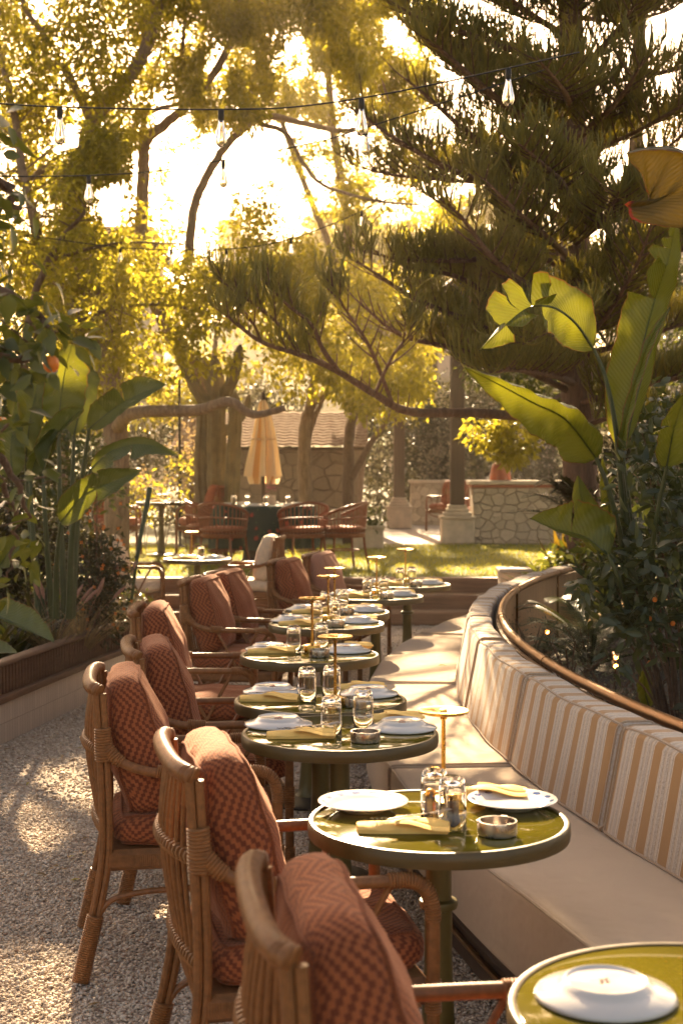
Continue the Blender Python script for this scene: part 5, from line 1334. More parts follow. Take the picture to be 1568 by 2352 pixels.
for k in range(20):
    f = (k + .5) / 20; y0 = 930 - 1080 * f; p0 = P(1318, y0, 13.5); a = k * 2.39996; ln = rng.uniform(1.5, 2.9) * (1.05 - .25 * f)
    if math.cos(a) < -.2 and y0 > 500: ln *= .7
    d = Vector((math.cos(a), math.sin(a) * .9, 0)); ri = rng.uniform(.05, .30)
    B_.append(([p0, p0 + d * ln * .4 + Vector((0, 0, ln * ri * .2)), p0 + d * ln * .8 + Vector((0, 0, ln * ri * .7)), p0 + d * ln + Vector((0, 0, ln * ri * 1.2))], .028, .007, .55, .2))
pine('large star pine with a grey trunk and rope-like upturned needles above the bench', pb, tr, B_)
tree('slender_tree', 'slender bare trunk rising behind the star pine at the picture edge', [([Vector((3.25, 15.5, .4)), P(1440, 700, 15.5), P(1455, 400, 15.5), P(1468, 60, 15.5), P(1475, -300, 15.5)], .09, .06)], boxclumps(20, 2.2, 5, 14.5, 17, 9, 10.5, .3, .5), 80, .08, M['leaf_gold'], M['bark'], (3.25, 15.5, .4), gaps=False)

bb = (5.2, 19, LZ)
tree('leafy_tree', 'dark leafy tree filling the view behind the star pine', [([Vector(bb), Vector((5.1, 19, 3)), P(1420, 600, 19)], .12, .04)], region(110, [(1090, 640), (1330, 560), (1620, 470), (1640, 1010), (1090, 930)], 17.5, 20.5, .25, .42, False), 130, .09, M['leaf_citrus'], M['bark'], bb, gaps=False, k=.9)
# ------------------------------------------------------------ candelabra cactus
cb = P(500, 1180, 20); cb.z = LZ
cactus = thing('candelabra_cactus', 'tall ribbed candelabra cactus left of the parasol', 'cactus', tuple(cb))
def ribbed(name, pts, r0, parent):
    c = catmull([p - cb for p in pts], 7); mb = MB(); m = len(c); rows = []
    u = Vector((1, 0, 0))
    for i in range(m):
        tg = (c[min(i + 1, m - 1)] - c[max(i - 1, 0)]).normalized(); u = (u - tg * u.dot(tg)).normalized(); w = tg.cross(u)
        tp_ = r0 * (1 - .25 * i / m) * (1 if i < m - 4 else (max(.02, (m - 1 - i) / 4)) ** .5) * (1 + .06 * math.sin(i * 1.7))
        rows.append([c[i] + (u * math.cos(a) + w * math.sin(a)) * tp_ * (1 + .24 * math.cos(6 * a)) for a in [2 * math.pi * k / 36 for k in range(36)]])
    mb.grid(rows, close=True); mb.add(rows[-1], [list(range(36))]); mb.build(name, M['cactus'], parent, sharp=0)
for pts, r in (([(500, 1190, 20), (498, 1050, 20), (496, 900, 20), (492, 815, 20)], .12), ([(500, 960, 20), (455, 900, 20), (425, 840, 20), (398, 790, 20)], .08), ([(502, 940, 20), (530, 880, 19.9), (545, 830, 19.9), (552, 790, 19.9)], .075),
               ([(470, 1190, 20.2), (462, 1080, 20.2), (466, 980, 20.2), (470, 905, 20.3)], .09), ([(530, 1190, 19.8), (536, 1060, 19.8), (540, 960, 19.8), (540, 900, 19.8)], .09), ([(505, 1000, 20), (560, 950, 20.2), (572, 905, 20.3)], .06), ([(490, 900, 20), (460, 830, 20.2), (452, 830, 20.3)], .065)):
    ribbed('column', [P(*p) for p in pts], r, cactus)

# ------------------------------------------------------------ hedges and shrubs
def shrub(name, lab, clumps, per, L, mat, base, stems=6, Wd=.4, rows=4, hang=.1, group=None, cat='shrub', carve=False, up=.0, flat=1.0, stemm='bark_thin', kk=.6):
    t = thing(name, lab, cat, tuple(base), group=group); b = np.array(base); mb = MB()
    cl = np.asarray(clumps, float)
    for c in cl[rng.permutation(len(cl))[:stems]]:
        e = Vector(c[:3] - b); mb.tube(catmull([Vector((e.x * .15, e.y * .15, 0)), Vector((e.x * .5, e.y * .5, e.z * .6)), e], 4), [.009 * (1 - k / 12) for k in range(9)], 5, False)
    if stems: mb.build('stems', M[stemm], t, sharp=0)
    V, F = clump_leaves(cl, per, L, Wd, rows, hang, carve, False, flat, kk); np_mesh('foliage', V - b, F, M[mat], t, smooth=rows > 3)
    return t
def ell(n, c, rx, ry, rz, r0, r1):
    v = rdir(n) * (rng.uniform(.1, 1, n) ** .4)[:, None]; return [(c[0] + a[0] * rx, c[1] + a[1] * ry, max(.1, c[2] + a[2] * rz), rng.uniform(r0, r1)) for a in v]
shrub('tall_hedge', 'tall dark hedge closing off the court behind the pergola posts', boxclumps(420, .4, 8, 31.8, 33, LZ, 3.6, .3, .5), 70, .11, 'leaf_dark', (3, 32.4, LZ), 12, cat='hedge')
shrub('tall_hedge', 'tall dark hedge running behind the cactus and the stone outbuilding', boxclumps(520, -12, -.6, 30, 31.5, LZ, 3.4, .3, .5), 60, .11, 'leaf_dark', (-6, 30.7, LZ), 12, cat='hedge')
for px, py, d, s, m, lab in ((435, 1100, 21, .55, 'leaf_gold', 'golden sunlit shrub beside the cactus foot'), (370, 1120, 22, .5, 'leaf_straw', 'straw coloured shrub behind the lawn table'), (330, 1140, 21.5, .4, 'leaf_gold', 'low golden shrub behind the red lawn armchair'), (1000, 1160, 33, .5, 'leaf_dark', 'dark shrub at the foot of the court wall'), (846, 1195, 21.8, .2, 'leaf_citrus', 'low leafy plant growing in the stone trough'), (455, 1010, 23, .5, 'leaf_straw', 'dry golden shrub growing up behind the cactus')):
    c0 = P(px, py, d); shrub('garden_shrub', lab, ell(22, c0, s, s * .7, s * (.8 if d < 21.7 or d > 21.9 else .5), .12, .2), 70, .075, m, (c0.x, d, LZ if d != 21.8 else LZ + .3), 5)
c0 = P(1095, 690, 42); shrub('bougainvillea', 'pink blossoming climber on the low white house', ell(40, c0, .8, .3, 1.0, .2, .35), 50, .14, 'pink', (c0.x, 42, 0), 6)

# ------------------------------------------------------------ big-leaved plants
def big_leaf(mid, wl, wr, hint, fl=.2, fr=.2, bl=(), br_=(), curl=.25, N=40, jit=.25, seed=0, round_=.16, tip=.42):
    """one blade: midrib points, half widths, facing hint, fold of each half, tears (positions along the blade)"""
    r = np.random.default_rng(seed); c = catmull(mid, max(4, N // (len(mid) - 1))); n = len(c) - 1; mb = MB()
    L = [0]
    for i in range(1, n + 1): L.append(L[-1] + (c[i] - c[i - 1]).length)
    f = lambda t: (min(1, t / round_)) ** .5 * (min(1, (1 - t) / tip)) ** .75
    frames = []
    for i in range(n + 1):
        tg = (c[min(i + 1, n)] - c[max(i - 1, 0)]).normalized(); nn = Vector(hint); nn = (nn - tg * nn.dot(tg)).normalized(); frames.append((c[i], tg, nn, tg.cross(nn)))
    for sgn, w, fold, brk in ((-1, wl, fl, bl), (1, wr, fr, br_)):
        cuts = [0.0] + sorted(brk) + [1.0]
        for q in range(len(cuts) - 1):
            i0, i1 = int(round(cuts[q] * n)), int(round(cuts[q + 1] * n))
            if i1 <= i0: continue
            fo = fold + (r.uniform(-jit, jit) if brk else 0); rows = []; sk = r.uniform(-.02, .02) if brk else 0
            for i in range(i0, i1 + 1):
                p, tg, nn, b = frames[i]; t = i / n; row = []
                e = 1.0
                if brk and (i == i0 and q > 0 or i == i1 and q < len(cuts) - 2): e = .93 if jit < .5 else .62
                ww = w * f(min(.999, max(.001, t))) * (1 + .025 * math.sin(i * 2.1 + seed)) * e
                off = (-.012 if i == i1 and q < len(cuts) - 2 else 0)
                for j in range(7):
                    u = j / 6; a = fo + curl * u * u + .06 * math.sin(i * .9 + j + seed)
                    x = ww * u
                    row.append(p + b * sgn * x * math.cos(a) + nn * x * math.sin(a) * (1 if True else 0) + tg * (.22 * x + (sk + off) * u))
                rows.append(row if sgn > 0 else row[::-1])
            cols = [j / 6 * sgn for j in range(7)]
            if sgn < 0: cols = cols[::-1]
            mb.grid(rows, lambda a, b_, i0=i0, cols=cols: (cols[b_], L[i0 + a]))
    rib = MB(); rib.tube([p - nn * .004 for p, tg, nn, b in frames], [.007 * (1 - .8 * i / n) for i in range(n + 1)], 6)
    return mb, rib
def bird_plant(name, lab, cat, leaves, base, stems, mats=None):
    t = thing(name, lab, cat, tuple(base)); b = Vector(base)
    for k, lf in enumerate(leaves):
        mid, wl, wr, hint = lf[:4]; kw = dict(lf[4]) if len(lf) > 4 else {}; mt = kw.pop('mat', 'leaf_banana')
        mb, rib = big_leaf([Vector(p) - b for p in mid], wl, wr, hint, seed=k + 1, **kw)
        o = mb.build('leaf', M[mt], t, sharp=0); rib.build('midrib', M['stem_green'], o)
    for pts, r0, r1 in stems:
        mb = MB(); c = catmull([Vector(p) - b for p in pts], 8); mb.tube(c, [r0 + (r1 - r0) * i / (len(c) - 1) for i in range(len(c))], 8); mb.build('stalk', M['stem_green'], t)
    return t
def PP(*a): return [P(*x) for x in a]
FACE = (0, -1, .25)
rb = P(1445, 1420, 6.7); rb.z = .38
Rl = [ (PP((1368, 1052, 6.6), (1300, 965, 6.5), (1225, 925, 6.4), (1150, 885, 6.3), (1066, 843, 6.2)), .165, .15, (.25, -1, -.15), dict(fl=.15, fr=.95, curl=.35, tip=.62, round_=.10)),
       (PP((1362, 800, 6.7), (1320, 740, 6.6), (1270, 705, 6.5), (1215, 705, 6.4), (1160, 745, 6.3), (1100, 805, 6.2)), .13, .15, (0, -1, .35), dict(fl=.25, fr=.3, bl=(.50, .66, .80), br_=(.45, .57, .68, .82), jit=1.3, tip=.3)),
       (PP((1425, 1030, 6.9), (1462, 850, 6.9), (1500, 700, 6.9), (1535, 590, 6.9), (1552, 500, 6.9)), .15, .10, (.2, -1, 0), dict(fl=.2, fr=.9, bl=(.52, .7, .8, .88), jit=.5, tip=.4)),
       (PP((1425, 1075, 6.75), (1455, 930, 6.7), (1495, 800, 6.7), (1538, 705, 6.7)), .085, .075, (-.5, -1, 0), dict(fl=1.15, fr=1.2, curl=.7, tip=.35)),
       (PP((1420, 1050, 7.1), (1412, 960, 7.1), (1425, 880, 7.1), (1450, 800, 7.1)), .09, .06, (.4, -1, 0), dict(fl=.5, fr=.6)),
       (PP((1395, 1275, 6.4), (1345, 1235, 6.4), (1280, 1215, 6.35), (1216, 1190, 6.3)), .055, .15, (.1, -1, .3), dict(fl=.7, fr=.15, br_=(.52,), jit=.15, tip=.5)),
       (PP((1375, 1275, 6.6), (1352, 1200, 6.6), (1332, 1140, 6.6), (1326, 1092, 6.6)), .075, .075, (0, -1, .2), dict(fl=.3, fr=.3, tip=.6)),
       (PP((1400, 1260, 6.9), (1398, 1180, 6.9), (1390, 1110, 6.9), (1382, 1050, 6.9)), .06, .035, (.3, -1, 0), dict(fl=.3, fr=.9)),
       (PP((1385, 1285, 7.0), (1385, 1235, 7.0), (1392, 1190, 7.0)), .07, .06, FACE, {}),
       (PP((1530, 1070, 6.3), (1548, 980, 6.2), (1580, 890, 6.1)), .07, .10, (-.3, -1, .1), dict(bl=(.5,), tip=.5)),
       (PP((1520, 1080, 6.5), (1545, 1010, 6.5), (1590, 960, 6.4)), .05, .08, (-.3, -1, .3), {})]
Rs = [(PP((1440, 1400, 6.7), (1425, 1240, 6.65), (1395, 1120, 6.6), (1368, 1052, 6.6)), .016, .009), (PP((1455, 1400, 6.8), (1432, 1200, 6.75), (1415, 1000, 6.7), (1390, 870, 6.7), (1362, 800, 6.7)), .016, .008),
      (PP((1465, 1400, 6.9), (1445, 1200, 6.9), (1425, 1030, 6.9)), .022, .014), (PP((1470, 1400, 6.75), (1440, 1200, 6.75), (1425, 1075, 6.75)), .02, .012), (PP((1440, 1400, 6.5), (1420, 1330, 6.4), (1395, 1275, 6.4)), .012, .008), (PP((1425, 1400, 6.6), (1400, 1330, 6.6), (1375, 1275, 6.6)), .012, .008), (PP((1480, 1400, 6.6), (1505, 1200, 6.4), (1530, 1070, 6.3)), .014, .008), (PP((1470, 1400, 7), (1430, 1320, 6.9), (1400, 1260, 6.9)), .012, .008)]
bird_plant('giant_banana_plant', 'tall broad leaved plant behind the bench with torn and folded green blades', 'plant', Rl, rb, Rs)
r5 = P(1750, 900, 4.6); r5.z = .38
bird_plant('banana_plant', 'big sunlit blade with a red edge hanging in at the upper picture edge', 'plant',
           [(PP((1690, 520, 4.6), (1640, 400, 4.6), (1560, 345, 4.6), (1490, 340, 4.6), (1438, 352, 4.55)), .34, .05, (.1, -1, -.3), dict(fl=.05, fr=1.6, mat='leaf_bronze', tip=.85, round_=.05))], r5, [([r5, P(1720, 700, 4.6), P(1690, 520, 4.6)], .018, .009)])
lb = P(150, 1420, 10.2); lb.z = .34
Ll = [(PP((135, 985, 10.2), (140, 920, 10.2), (150, 850, 10.2), (165, 790, 10.2)), .13, .20, FACE, dict(tip=.35, fl=.2, fr=.1)),  # sunlight put into its colour by a brighter translucent material than its neighbours
      (PP((205, 985, 9.9), (260, 940, 9.8), (320, 905, 9.7), (385, 882, 9.6)), .12, .09, (.2, -1, .4), dict(mat='leaf_banana_dark', bl=(.25, .48, .62), br_=(.4,), jit=.2, tip=.3)),
      (PP((210, 1075, 9.6), (260, 1035, 9.5), (330, 1020, 9.4), (410, 1045, 9.3)), .05, .13, (.1, -1, .35), dict(mat='leaf_banana_dark', fl=.3, fr=.25, br_=(.3, .55, .75), jit=.2, tip=.35)),
      (PP((140, 1200, 9.5), (190, 1140, 9.4), (250, 1110, 9.3), (325, 1080, 9.2)), .11, .12, (.1, -1, .2), dict(mat='leaf_banana_dark', bl=(.35, .6), br_=(.5,), jit=.2, tip=.35)),
      (PP((60, 1050, 10.4), (70, 960, 10.4), (85, 890, 10.4), (88, 830, 10.4)), .14, .12, FACE, dict(mat='leaf_banana_dark', tip=.4)),
      (PP((100, 1080, 9.9), (120, 1010, 9.9), (165, 960, 9.9), (190, 940, 9.9)), .10, .08, (-.2, -1, .2), dict(mat='leaf_banana_dark', fl=.5, fr=.7)),
      (PP((70, 1100, 10), (85, 1050, 10), (110, 1010, 9.9), (130, 985, 9.9)), .10, .10, (.4, -1, 0), dict(mat='leaf_banana_dark', fl=.6, fr=.5)),
      (PP((30, 1100, 10.3), (25, 1020, 10.3), (40, 950, 10.3)), .14, .13, FACE, dict(mat='leaf_banana_dark')),
      (PP((-40, 1400, 8.2), (20, 1425, 8.1), (75, 1450, 8.0), (125, 1475, 7.9)), .12, .06, (0, -.8, .6), dict(mat='leaf_banana_dark', fl=.1, fr=.7, tip=.5)),
      (PP((-60, 1450, 8.2), (-10, 1490, 8.1), (40, 1500, 8.0)), .06, .05, (0, -.6, .8), dict(mat='leaf_banana_dark')),
      (PP((170, 1000, 10.6), (185, 930, 10.7), (195, 870, 10.8), (200, 830, 10.8)), .16, .14, FACE, dict(mat='leaf_banana_dark', tip=.4)),
      (PP((0, 1300, 9.5), (30, 1260, 9.4), (80, 1250, 9.3)), .09, .08, FACE, dict(mat='leaf_banana_dark'))]
Ls_ = [(PP((150, 1420, 10.2), (140, 1200, 10.2), (135, 985, 10.2)), .03, .012), (PP((165, 1420, 10), (180, 1180, 10), (205, 985, 9.9)), .03, .012), (PP((160, 1420, 9.8), (170, 1200, 9.7), (210, 1075, 9.6)), .03, .01), (PP((130, 1420, 9.7), (130, 1300, 9.6), (140, 1200, 9.5)), .025, .01), (PP((100, 1420, 10.3), (70, 1200, 10.4), (60, 1050, 10.4)), .03, .012), (PP((120, 1420, 10), (105, 1200, 9.9), (100, 1080, 9.9)), .025, .01), (PP((90, 1420, 10), (75, 1200, 10), (70, 1100, 10)), .025, .01), (PP((160, 1420, 10.5), (165, 1200, 10.6), (170, 1000, 10.6)), .03, .012), (PP((300, 1400, 11.5), (315, 1280, 11.5), (345, 1120, 11.6)), .012, .02)]
bird_plant('banana_plant', 'clump of broad banana leaves above the tiled planter', 'plant', Ll, lb, Ls_)

# ------------------------------------------------------------ citrus tree hanging in at the picture edge
ob = Vector((-3.1, 4.25, .34))
limbsO = [([ob, Vector((-2.75, 4.2, .9)), P(-560, 1000, 3.9), P(-420, 700, 3.8), P(-240, 500, 3.7), P(-90, 430, 3.6), P(0, 420, 3.5), P(40, 480, 3.5)], .06, .006),
          lim([(-420, 700, 3.8), (-200, 640, 3.6), (-20, 660, 3.45), (70, 710, 3.4), (130, 780, 3.35)], .025, .004), lim([(-560, 950, 3.9), (-260, 820, 3.6), (-60, 800, 3.4), (50, 825, 3.3), (120, 800, 3.3)], .025, .004),
          lim([(-560, 1000, 3.9), (-260, 990, 3.7), (-80, 1000, 3.5), (20, 1080, 3.5), (70, 1190, 3.55)], .025, .004), lim([(-80, 1000, 3.5), (0, 1100, 3.7), (40, 1220, 3.8), (20, 1330, 3.8)], .010, .003)]
cO = region(22, [(-120, 300), (10, 300), (40, 380), (50, 520), (20, 660), (-120, 660)], 3.2, 3.9, .05, .09, False) + region(26, [(-60, 640), (70, 630), (170, 730), (190, 800), (120, 830), (30, 930), (-60, 950)], 3.1, 3.6, .045, .075, False) + region(20, [(-80, 950), (20, 960), (80, 1040), (100, 1150), (105, 1260), (50, 1380), (-80, 1400)], 3.3, 4.0, .045, .08, False)
citrus = tree('orange_tree', 'citrus tree with large soft green leaves and an orange fruit, cropped by the picture edge', limbsO, cO, 150, .055, M['leaf_citrus'], M['bark_thin'], ob, carve=False, gaps=False, Wd=.5, rows=5, hang=.3, flat=1.0, k=.3)
M['orange'] = simple('orange', (.62, .17, .015), .45, var=.12, scale=30, bstr=.3, bscale=200)
for px, py, d in ((118, 836, 3.2), (4, 975, 3.6)):
    mb = MB(); mb.lathe([(.001, -.019), (.009, -.018), (.016, -.011), (.0185, 0), (.016, .011), (.009, .018), (.003, .0185), (.001, .017)], 20, cap0=False, cap1=False)
    o = mb.build('fruit', M['orange'], citrus, sharp=0); o.location = P(px, py, d) - ob
# ------------------------------------------------------------ smaller planting
def blades(name, lab, cat, base, n, h, spread, mat, w=.006, droop=.5, top=None, group=None, kind=None, carve=False):
    """arching grass blades or strap leaves from one crown"""
    b = np.array(base, float); a = rng.uniform(0, 2 * np.pi, n); rr = rng.uniform(0, 1, n) ** .5
    D = np.stack([np.cos(a) * rr * spread, np.sin(a) * rr * spread, np.ones(n)], 1); C = np.stack([np.cos(a) * rr * .04, np.sin(a) * rr * .04, np.zeros(n)], 1)
    Nn = np.stack([-np.cos(a), -np.sin(a), np.full(n, .3)], 1); Ln = h * rng.uniform(.6, 1.1, n)
    V, F = leaf_mesh(C, D, Nn, Ln, w / h * 2, 7, .3, droop, [.7, 1, 1, .9, .7, .45, .05])
    if top is None: o = np_mesh(name, V, F, M[mat], smooth=True); o.location = base; return tag(o, lab, cat, group, kind)
    t = thing(name, lab, cat, tuple(base), group=group); np_mesh('blades', V, F, M[mat], t, smooth=True)
    for k in range(top[0]):
        q = rng.integers(0, n); d = unit((D[q:q + 1] + [[0, 0, .3]]))[0]; e = Vector(d) * h * 1.05; mb = MB(); p0 = Vector((0, 0, 0))
        cc = catmull([p0, e * .6 + Vector((0, 0, .03)), e + Vector((d[0] * .08, d[1] * .08, -.02))], 6); mb.tube(cc, .0018, 4, False)
        tip_ = [cc[-1] + (cc[-1] - cc[-2]).normalized() * s for s in (0, .03, .07, .11, .14)]; mb.tube(tip_, [.004, .013, .015, .011, .002], 7); mb.build('plume', M[top[1]], t)
    return t
M['plume'] = simple('plume', (.30, .15, .10), .9, var=.3, scale=80, bstr=.6, bscale=300)
c0 = P(222, 1290, 10.6); shrub('dark_shrub', 'bushy dark shrub with tiny orange flowers behind the fluted rail', ell(80, (c0.x, 10.6, .98), .20, .3, .60, .09, .16), 330, .050, 'leaf_dark', (c0.x, 10.6, .34), 26, rows=4, carve=True, kk=1.0)
fl = [o for o in COL.objects if o.name.startswith('dark_shrub') and o.type == 'EMPTY'][-1]
mb = MB()
for k in range(46):
    v = unit(rng.normal(size=(1, 3)) * [1, 1, 1])[0]; 
    if v[1] > .2: v[1] = -v[1]
    p = Vector((v[0] * .30, v[1] * .40, .64 + v[2] * .62))
    for q in range(4):
        a = q * 1.57 + k; mb.add([p, p + Vector((.010 * math.cos(a), -.006, .010 * math.sin(a))), p + Vector((.016 * math.cos(a + .6), -.010, .016 * math.sin(a + .6))), p + Vector((.010 * math.cos(a + 1.2), -.006, .010 * math.sin(a + 1.2)))], [(0, 1, 2, 3)])
mb.build('blossoms', M['orange'], fl, smooth=False)
for px, d, h, lab, mt, tp in ((120, 10.0, .45, 'fountain grass with pinkish plumes low before the dark shrub', 'leaf_straw', (6, 'plume')), (185, 10.3, .45, 'pale feathery fountain grass beside the fluted rail', 'leaf_straw', (4, 'plume')), (245, 10.9, .55, 'fountain grass with tall plumes at the dark shrub corner', 'leaf_straw', (5, 'plume')), (30, 10.0, .55, 'green strap grass under the banana clump', 'leaf_citrus', None), (80, 10.3, .6, 'long green strap leaves between banana stalks', 'leaf_dark', None), (-20, 9.7, .5, 'dark strap leaves at the planter edge', 'leaf_dark', None)):
    x = (px - 784) / 3267 * d; blades('fountain_grass' if tp else 'strap_plant', lab, 'plant', (x, d, .33), 150 if tp else 60, h, .7, mt, .005 if tp else .016, .45, tp)
c0 = P(330, 1390, 11.3); shrub('green_shrub', 'low glossy green shrub at the planter end by the cream chair', ell(34, (-1.78, 11.7, .50), .22, .3, .14, .07, .12), 260, .05, 'leaf_citrus', (-1.78, 11.7, .34), 12)
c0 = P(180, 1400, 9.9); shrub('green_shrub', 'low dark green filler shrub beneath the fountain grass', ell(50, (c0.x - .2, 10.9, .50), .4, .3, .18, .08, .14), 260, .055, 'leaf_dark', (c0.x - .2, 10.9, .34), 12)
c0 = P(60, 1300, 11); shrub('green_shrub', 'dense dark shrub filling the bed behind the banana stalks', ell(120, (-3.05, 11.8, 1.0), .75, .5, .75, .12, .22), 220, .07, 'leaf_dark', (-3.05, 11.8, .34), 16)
c0 = P(60, 1180, 12); shrub('backdrop_shrub', 'tall dark leafy shrub standing behind the banana clump', ell(120, (-3.6, 14.2, 1.5), 1.3, .6, 1.5, .18, .3), 170, .085, 'leaf_citrus', (-3.6, 14.2, .0), 14)
# bed behind the bench
c0 = P(1500, 1300, 6.0)
shrub('glossy_shrub', 'dense dark glossy shrub with small orange fruits behind the bronze rail', ell(120, (1.62, 6.7, 1.28), .46, .45, .60, .06, .12) + ell(30, (1.28, 6.45, 1.1), .2, .2, .3, .05, .09), 300, .078, 'leaf_shrub', (1.62, 6.7, .38), 34, Wd=.36, rows=6, hang=-.1)
gs = [o for o in COL.objects if o.name.startswith('glossy_shrub') and o.type == 'EMPTY'][-1]
for k in range(16):
    v = unit(rng.normal(size=(1, 3)))[0]; v[1] = -abs(v[1])
    mb = MB(); mb.lathe([(.001, -.012), (.008, -.010), (.012, 0), (.008, .010), (.001, .012)], 10, cap0=False, cap1=False); o = mb.build('fruit', M['orange'], gs, sharp=0); o.location = (v[0] * .45, v[1] * .45, .86 + v[2] * .55)
shrub('leafy_shrub', 'leafy shrub rising at the picture edge over the glossy one', ell(60, (1.95, 7.6, 1.6), .5, .4, .7, .08, .15), 240, .08, 'leaf_shrub', (1.95, 7.6, .38), 20, Wd=.36, rows=6, hang=0)
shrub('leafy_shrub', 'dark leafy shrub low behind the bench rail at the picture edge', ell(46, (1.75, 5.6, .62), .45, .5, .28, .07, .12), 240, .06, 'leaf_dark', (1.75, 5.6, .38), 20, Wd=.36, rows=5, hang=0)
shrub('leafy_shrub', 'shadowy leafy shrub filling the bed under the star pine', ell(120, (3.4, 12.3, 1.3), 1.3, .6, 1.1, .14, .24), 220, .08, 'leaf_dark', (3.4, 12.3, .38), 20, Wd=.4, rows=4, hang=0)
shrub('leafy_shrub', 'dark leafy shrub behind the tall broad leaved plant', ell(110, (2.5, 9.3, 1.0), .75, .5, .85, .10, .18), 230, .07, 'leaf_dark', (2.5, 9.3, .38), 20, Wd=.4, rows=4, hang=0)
for px, py, d, s, lab in ((1220, 1450, 9.1, .24, 'grey green herb bush close to the kerb'), (1310, 1500, 8.2, .27, 'grey green herb bush in the middle of the bed'), (1400, 1570, 7.4, .25, 'grey green herb bush beside the dry leaf'), (1480, 1480, 7.6, .28, 'grey green herb bush in shade under the glossy shrub'), (1350, 1440, 9.2, .28, 'grey green herb bush behind the spotlight')):
    x = (px - 784) / 3267 * d; shrub('herb_bush', lab, ell(46, (x, d, .53), s, s, .22, .04, .08), 420, .026, 'leaf_herb', (x, d, .38), 30, Wd=.34, rows=3, hang=-.5)
def fern(lab, base, n, L, mat='leaf_shrub', cat='fern', name='palm_fern', lean=None, lf=.13, npin=26, zc=0):
    t = thing(name, lab, cat, tuple(base)); rec = [[], [], [], []]
    mb = MB()
    for k in range(n):
        a = 2 * math.pi * k / n + rng.uniform(-.2, .2) if lean is None else lean + rng.uniform(-.9, .9)
        el = rng.uniform(.35, 1.2); l = L * rng.uniform(.75, 1.1); h = Vector((math.cos(a), math.sin(a), 0))
        c = catmull([Vector((0, 0, .02 + zc)), h * l * .35 * math.cos(el) + Vector((0, 0, zc + l * .42 * math.sin(el))), h * l * .75 * math.cos(el) + Vector((0, 0, zc + l * .66 * math.sin(el))), h * l * math.cos(el) * 1.05 + Vector((0, 0, zc + l * .60 * math.sin(el)))], 8)
        mb.tube(c, [.006 * (1 - i / len(c) * .8) for i in range(len(c))], 5, False)
        for q in range(npin):
            u = .15 + .85 * q / npin; i = min(len(c) - 2, int(u * (len(c) - 1))); p = c[i].lerp(c[i + 1], u * (len(c) - 1) - i); tg = (c[i + 1] - c[i]).normalized(); sd = tg.cross(Vector((0, 0, 1))).normalized()
            for s in (-1, 1):
                rec[0].append(tuple(p)); rec[1].append(tuple(tg * .55 + sd * s + Vector((0, 0, .25)))); rec[2].append((0, 0, 1)); rec[3].append(lf * math.sin(math.pi * min(.97, .15 + u * .85)) * 1.1 + .02)
    if zc: mb.tube([(0, 0, 0), (.02, 0, zc * .5), (0, 0, zc + .03)], .03, 8)
    mb.build('fronds', M['stem_green'], t, sharp=0)
    V, F = leaf_mesh(np.array(rec[0]), np.array(rec[1]), np.array(rec[2]), np.array(rec[3]), .11, 4, .3, .2, [.6, 1, .8, .05]); np_mesh('leaflets', V, F, M[mat], t)
    return t
fern('arching palm fern with fine leaflets beside the stone kerb', (1.78, 10.0, .38), 16, .75)
fern('second palm fern arching close behind the bench curve', (1.62, 9.2, .38), 14, .62)
fern('stiff fan of thin dark palm fronds before the stone counter', (2.2, 12.6, .38), 11, .75, 'leaf_dark', lean=math.pi, lf=.22, npin=14, zc=.75)
fern('green palm fern at the far end of the bench', (2.0, 12.2, .38), 13, .6)
shrub('croton_bush', 'bush with bright green and orange leaves at the far bench end', ell(36, (2.05, 12.7, .72), .32, .3, .28, .07, .12), 220, .09, 'leaf_citrus', (2.05, 12.7, .38), 14, Wd=.36)
blades('strap_plant', 'yellow edged strap leaves standing before the stone counter', 'plant', (2.1, 13.2, .39), 16, .75, .35, 'leaf_bronze', .05, .1)
blades('strap_plant', 'dark strap leaved plant just beyond the far bench end', 'plant', (1.9, 13.0, .39), 26, .5, .8, 'leaf_shrub', .03, .3)
blades('strap_plant', 'tuft of bright grass among the herbs behind the rail', 'plant', (1.62, 6.35, .385), 14, .22, .6, 'grass', .006, .2)
blades('strap_plant', 'golden grass tuft beside the timber steps', 'plant', (-.42, 15.6, .3), 60, .55, .4, 'leaf_gold', .008, .25)
dl_ = bird_plant('dry_leaf', 'single curled dull leaf standing among the herbs', 'leaf', [(PP((1490, 1625, 6.9), (1478, 1580, 6.9), (1478, 1530, 6.85)), .05, .045, FACE, dict(fl=.3, fr=.4))], PP((1490, 1640, 6.9))[0], [])
fa = leaf_mesh(np.array([[0, 0, .004]]), np.array([[1, .3, .05]]), np.array([[0, 0, 1.0]]), np.array([.06]), .4, 4, .4, .1)
o = np_mesh('fallen_leaf', fa[0], fa[1], M['leaf_gold']); o.location = PZ(1005, 1530, .485); tag(o, 'single small leaf fallen on the beige seat pad', 'leaf')
for k, (px, py, lab) in enumerate(((215, 2060, 'dry brown leaf on the gravel beside the chair leg'), (175, 2245, 'dry brown leaf on the gravel beyond the chair foot'), (285, 2060, 'curled brown leaf on gravel between two chairs'), (25, 1720, 'dark leaf scrap on gravel at the tile wall'))):
    o = np_mesh('fallen_leaf', fa[0], fa[1], M['leaf_straw']); q = PZ(px, py, .016); o.location = q; o.rotation_euler.z = k * 1.3; tag(o, lab, 'leaf', 'dry leaves on the gravel')

for k in range(16):
    o = np_mesh('fallen_leaf', fa[0] * rng.uniform(.6, 1.1), fa[1], M['leaf_straw'] if k % 3 else M['leaf_gold']); y = rng.uniform(3.3, 8.5); o.location = (-.22 * y - .02 + rng.uniform(0, .9) * (.05 * y), y, .017); o.rotation_euler = (rng.uniform(-.3, .3), rng.uniform(-.3, .3), rng.uniform(0, 6))
    tag(o, 'small dry leaf lying among the pale gravel stones', 'leaf', 'dry leaves on the gravel')
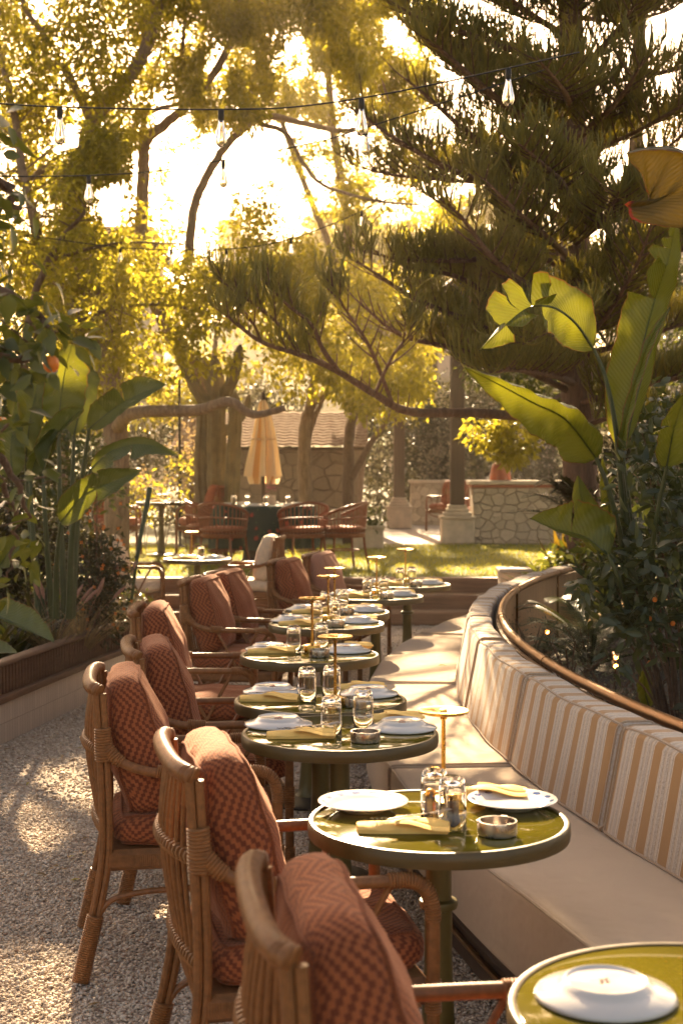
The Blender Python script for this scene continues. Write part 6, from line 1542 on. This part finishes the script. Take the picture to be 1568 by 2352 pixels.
# ------------------------------------------------------------ loose gravel and mown grass (stuff)
ico = []
ph = (1 + 5 ** .5) / 2
IV = np.array([(-1, ph, 0), (1, ph, 0), (-1, -ph, 0), (1, -ph, 0), (0, -1, ph), (0, 1, ph), (0, -1, -ph), (0, 1, -ph), (ph, 0, -1), (ph, 0, 1), (-ph, 0, -1), (-ph, 0, 1)]) / 1.902
IF = np.array([(0, 11, 5), (0, 5, 1), (0, 1, 7), (0, 7, 10), (0, 10, 11), (1, 5, 9), (5, 11, 4), (11, 10, 2), (10, 7, 6), (7, 1, 8), (3, 9, 4), (3, 4, 2), (3, 2, 6), (3, 6, 8), (3, 8, 9), (4, 9, 5), (2, 4, 11), (6, 2, 10), (8, 6, 7), (9, 8, 1)])
def stones(n, x0f, x1f, y0, y1, s0, s1):
    y = y0 + (y1 - y0) * rng.uniform(0, 1, n) ** 1.25; u = rng.uniform(0, 1, n); x = x0f(y) + (x1f(y) - x0f(y)) * u
    s = rng.uniform(s0, s1, n) * (.7 + .5 * rng.uniform(0, 1, n) ** 3)
    V = IV[None] * (1 + rng.normal(0, .16, (n, 12, 1))); V = V * np.stack([rng.uniform(.75, 1.25, n), rng.uniform(.6, 1.0, n), rng.uniform(.38, .7, n)], 1)[:, None, :] * s[:, None, None]
    a = rng.uniform(0, 6.28, n); ca, sa = np.cos(a)[:, None], np.sin(a)[:, None]; ti = rng.normal(0, .35, n)[:, None]
    z = V[..., 2] + V[..., 0] * ti; X = V[..., 0] * ca - V[..., 1] * sa; Y = V[..., 0] * sa + V[..., 1] * ca
    W = np.stack([X + x[:, None], Y + y[:, None], z + (rng.uniform(.0, .008, n))[:, None]], -1)
    return W.reshape(-1, 3), (np.arange(n)[:, None, None] * 12 + IF[None]).reshape(-1, 3)
V1, F1 = stones(66000, lambda y: np.maximum(-.26 * y - .05, -3.0 + .0 * y), lambda y: .62 - .12 + ((y - 7.2) ** 2) / 24 - .3 + 0 * y, 2.4, 7.2, .0062, .0098)
V2, F2 = stones(22000, lambda y: np.where(y < 11, -2.35 + (y - 7) * .17, -1.7), lambda y: .3 + ((y - 7.2) ** 2) / 24, 7.2, 15.2, .009, .014)
tag(np_mesh('gravel', np.concatenate([V1, V2]), np.concatenate([F1, F2 + len(V1)]), M['pebble']), kind='stuff')
n = 42000
y = rng.uniform(16.14, 22.9, n); x = rng.uniform(-5.0, 4.6, n)
C = np.stack([x, y, np.full(n, LAWN)], 1); a = rng.uniform(0, 6.28, n); D = np.stack([np.cos(a) * .5, np.sin(a) * .5, np.ones(n)], 1)
V, F = leaf_mesh(C, D, np.stack([-np.cos(a), -np.sin(a), np.full(n, .4)], 1), rng.uniform(.03, .06, n), .16, 3, .2, .3, [.8, .8, .05])
tag(np_mesh('grass', V, F, M['grass']), kind='stuff')

# ------------------------------------------------------------ warm evening air
hm = bpy.data.materials.new('haze'); hm.use_nodes = True; hn = hm.node_tree; hn.nodes.clear()
ho = hn.nodes.new('ShaderNodeOutputMaterial'); pv = hn.nodes.new('ShaderNodeVolumePrincipled')
pv.inputs['Color'].default_value = (1.0, .86, .66, 1); pv.inputs['Density'].default_value = HAZE; pv.inputs['Anisotropy'].default_value = .55
hn.links.new(pv.outputs[0], ho.inputs['Volume'])
mb = MB(); mb.box((0, 460, 14.5), (900, 1000, 33)); o = mb.build('haze', hm, smooth=False); tag(o, kind='stuff')
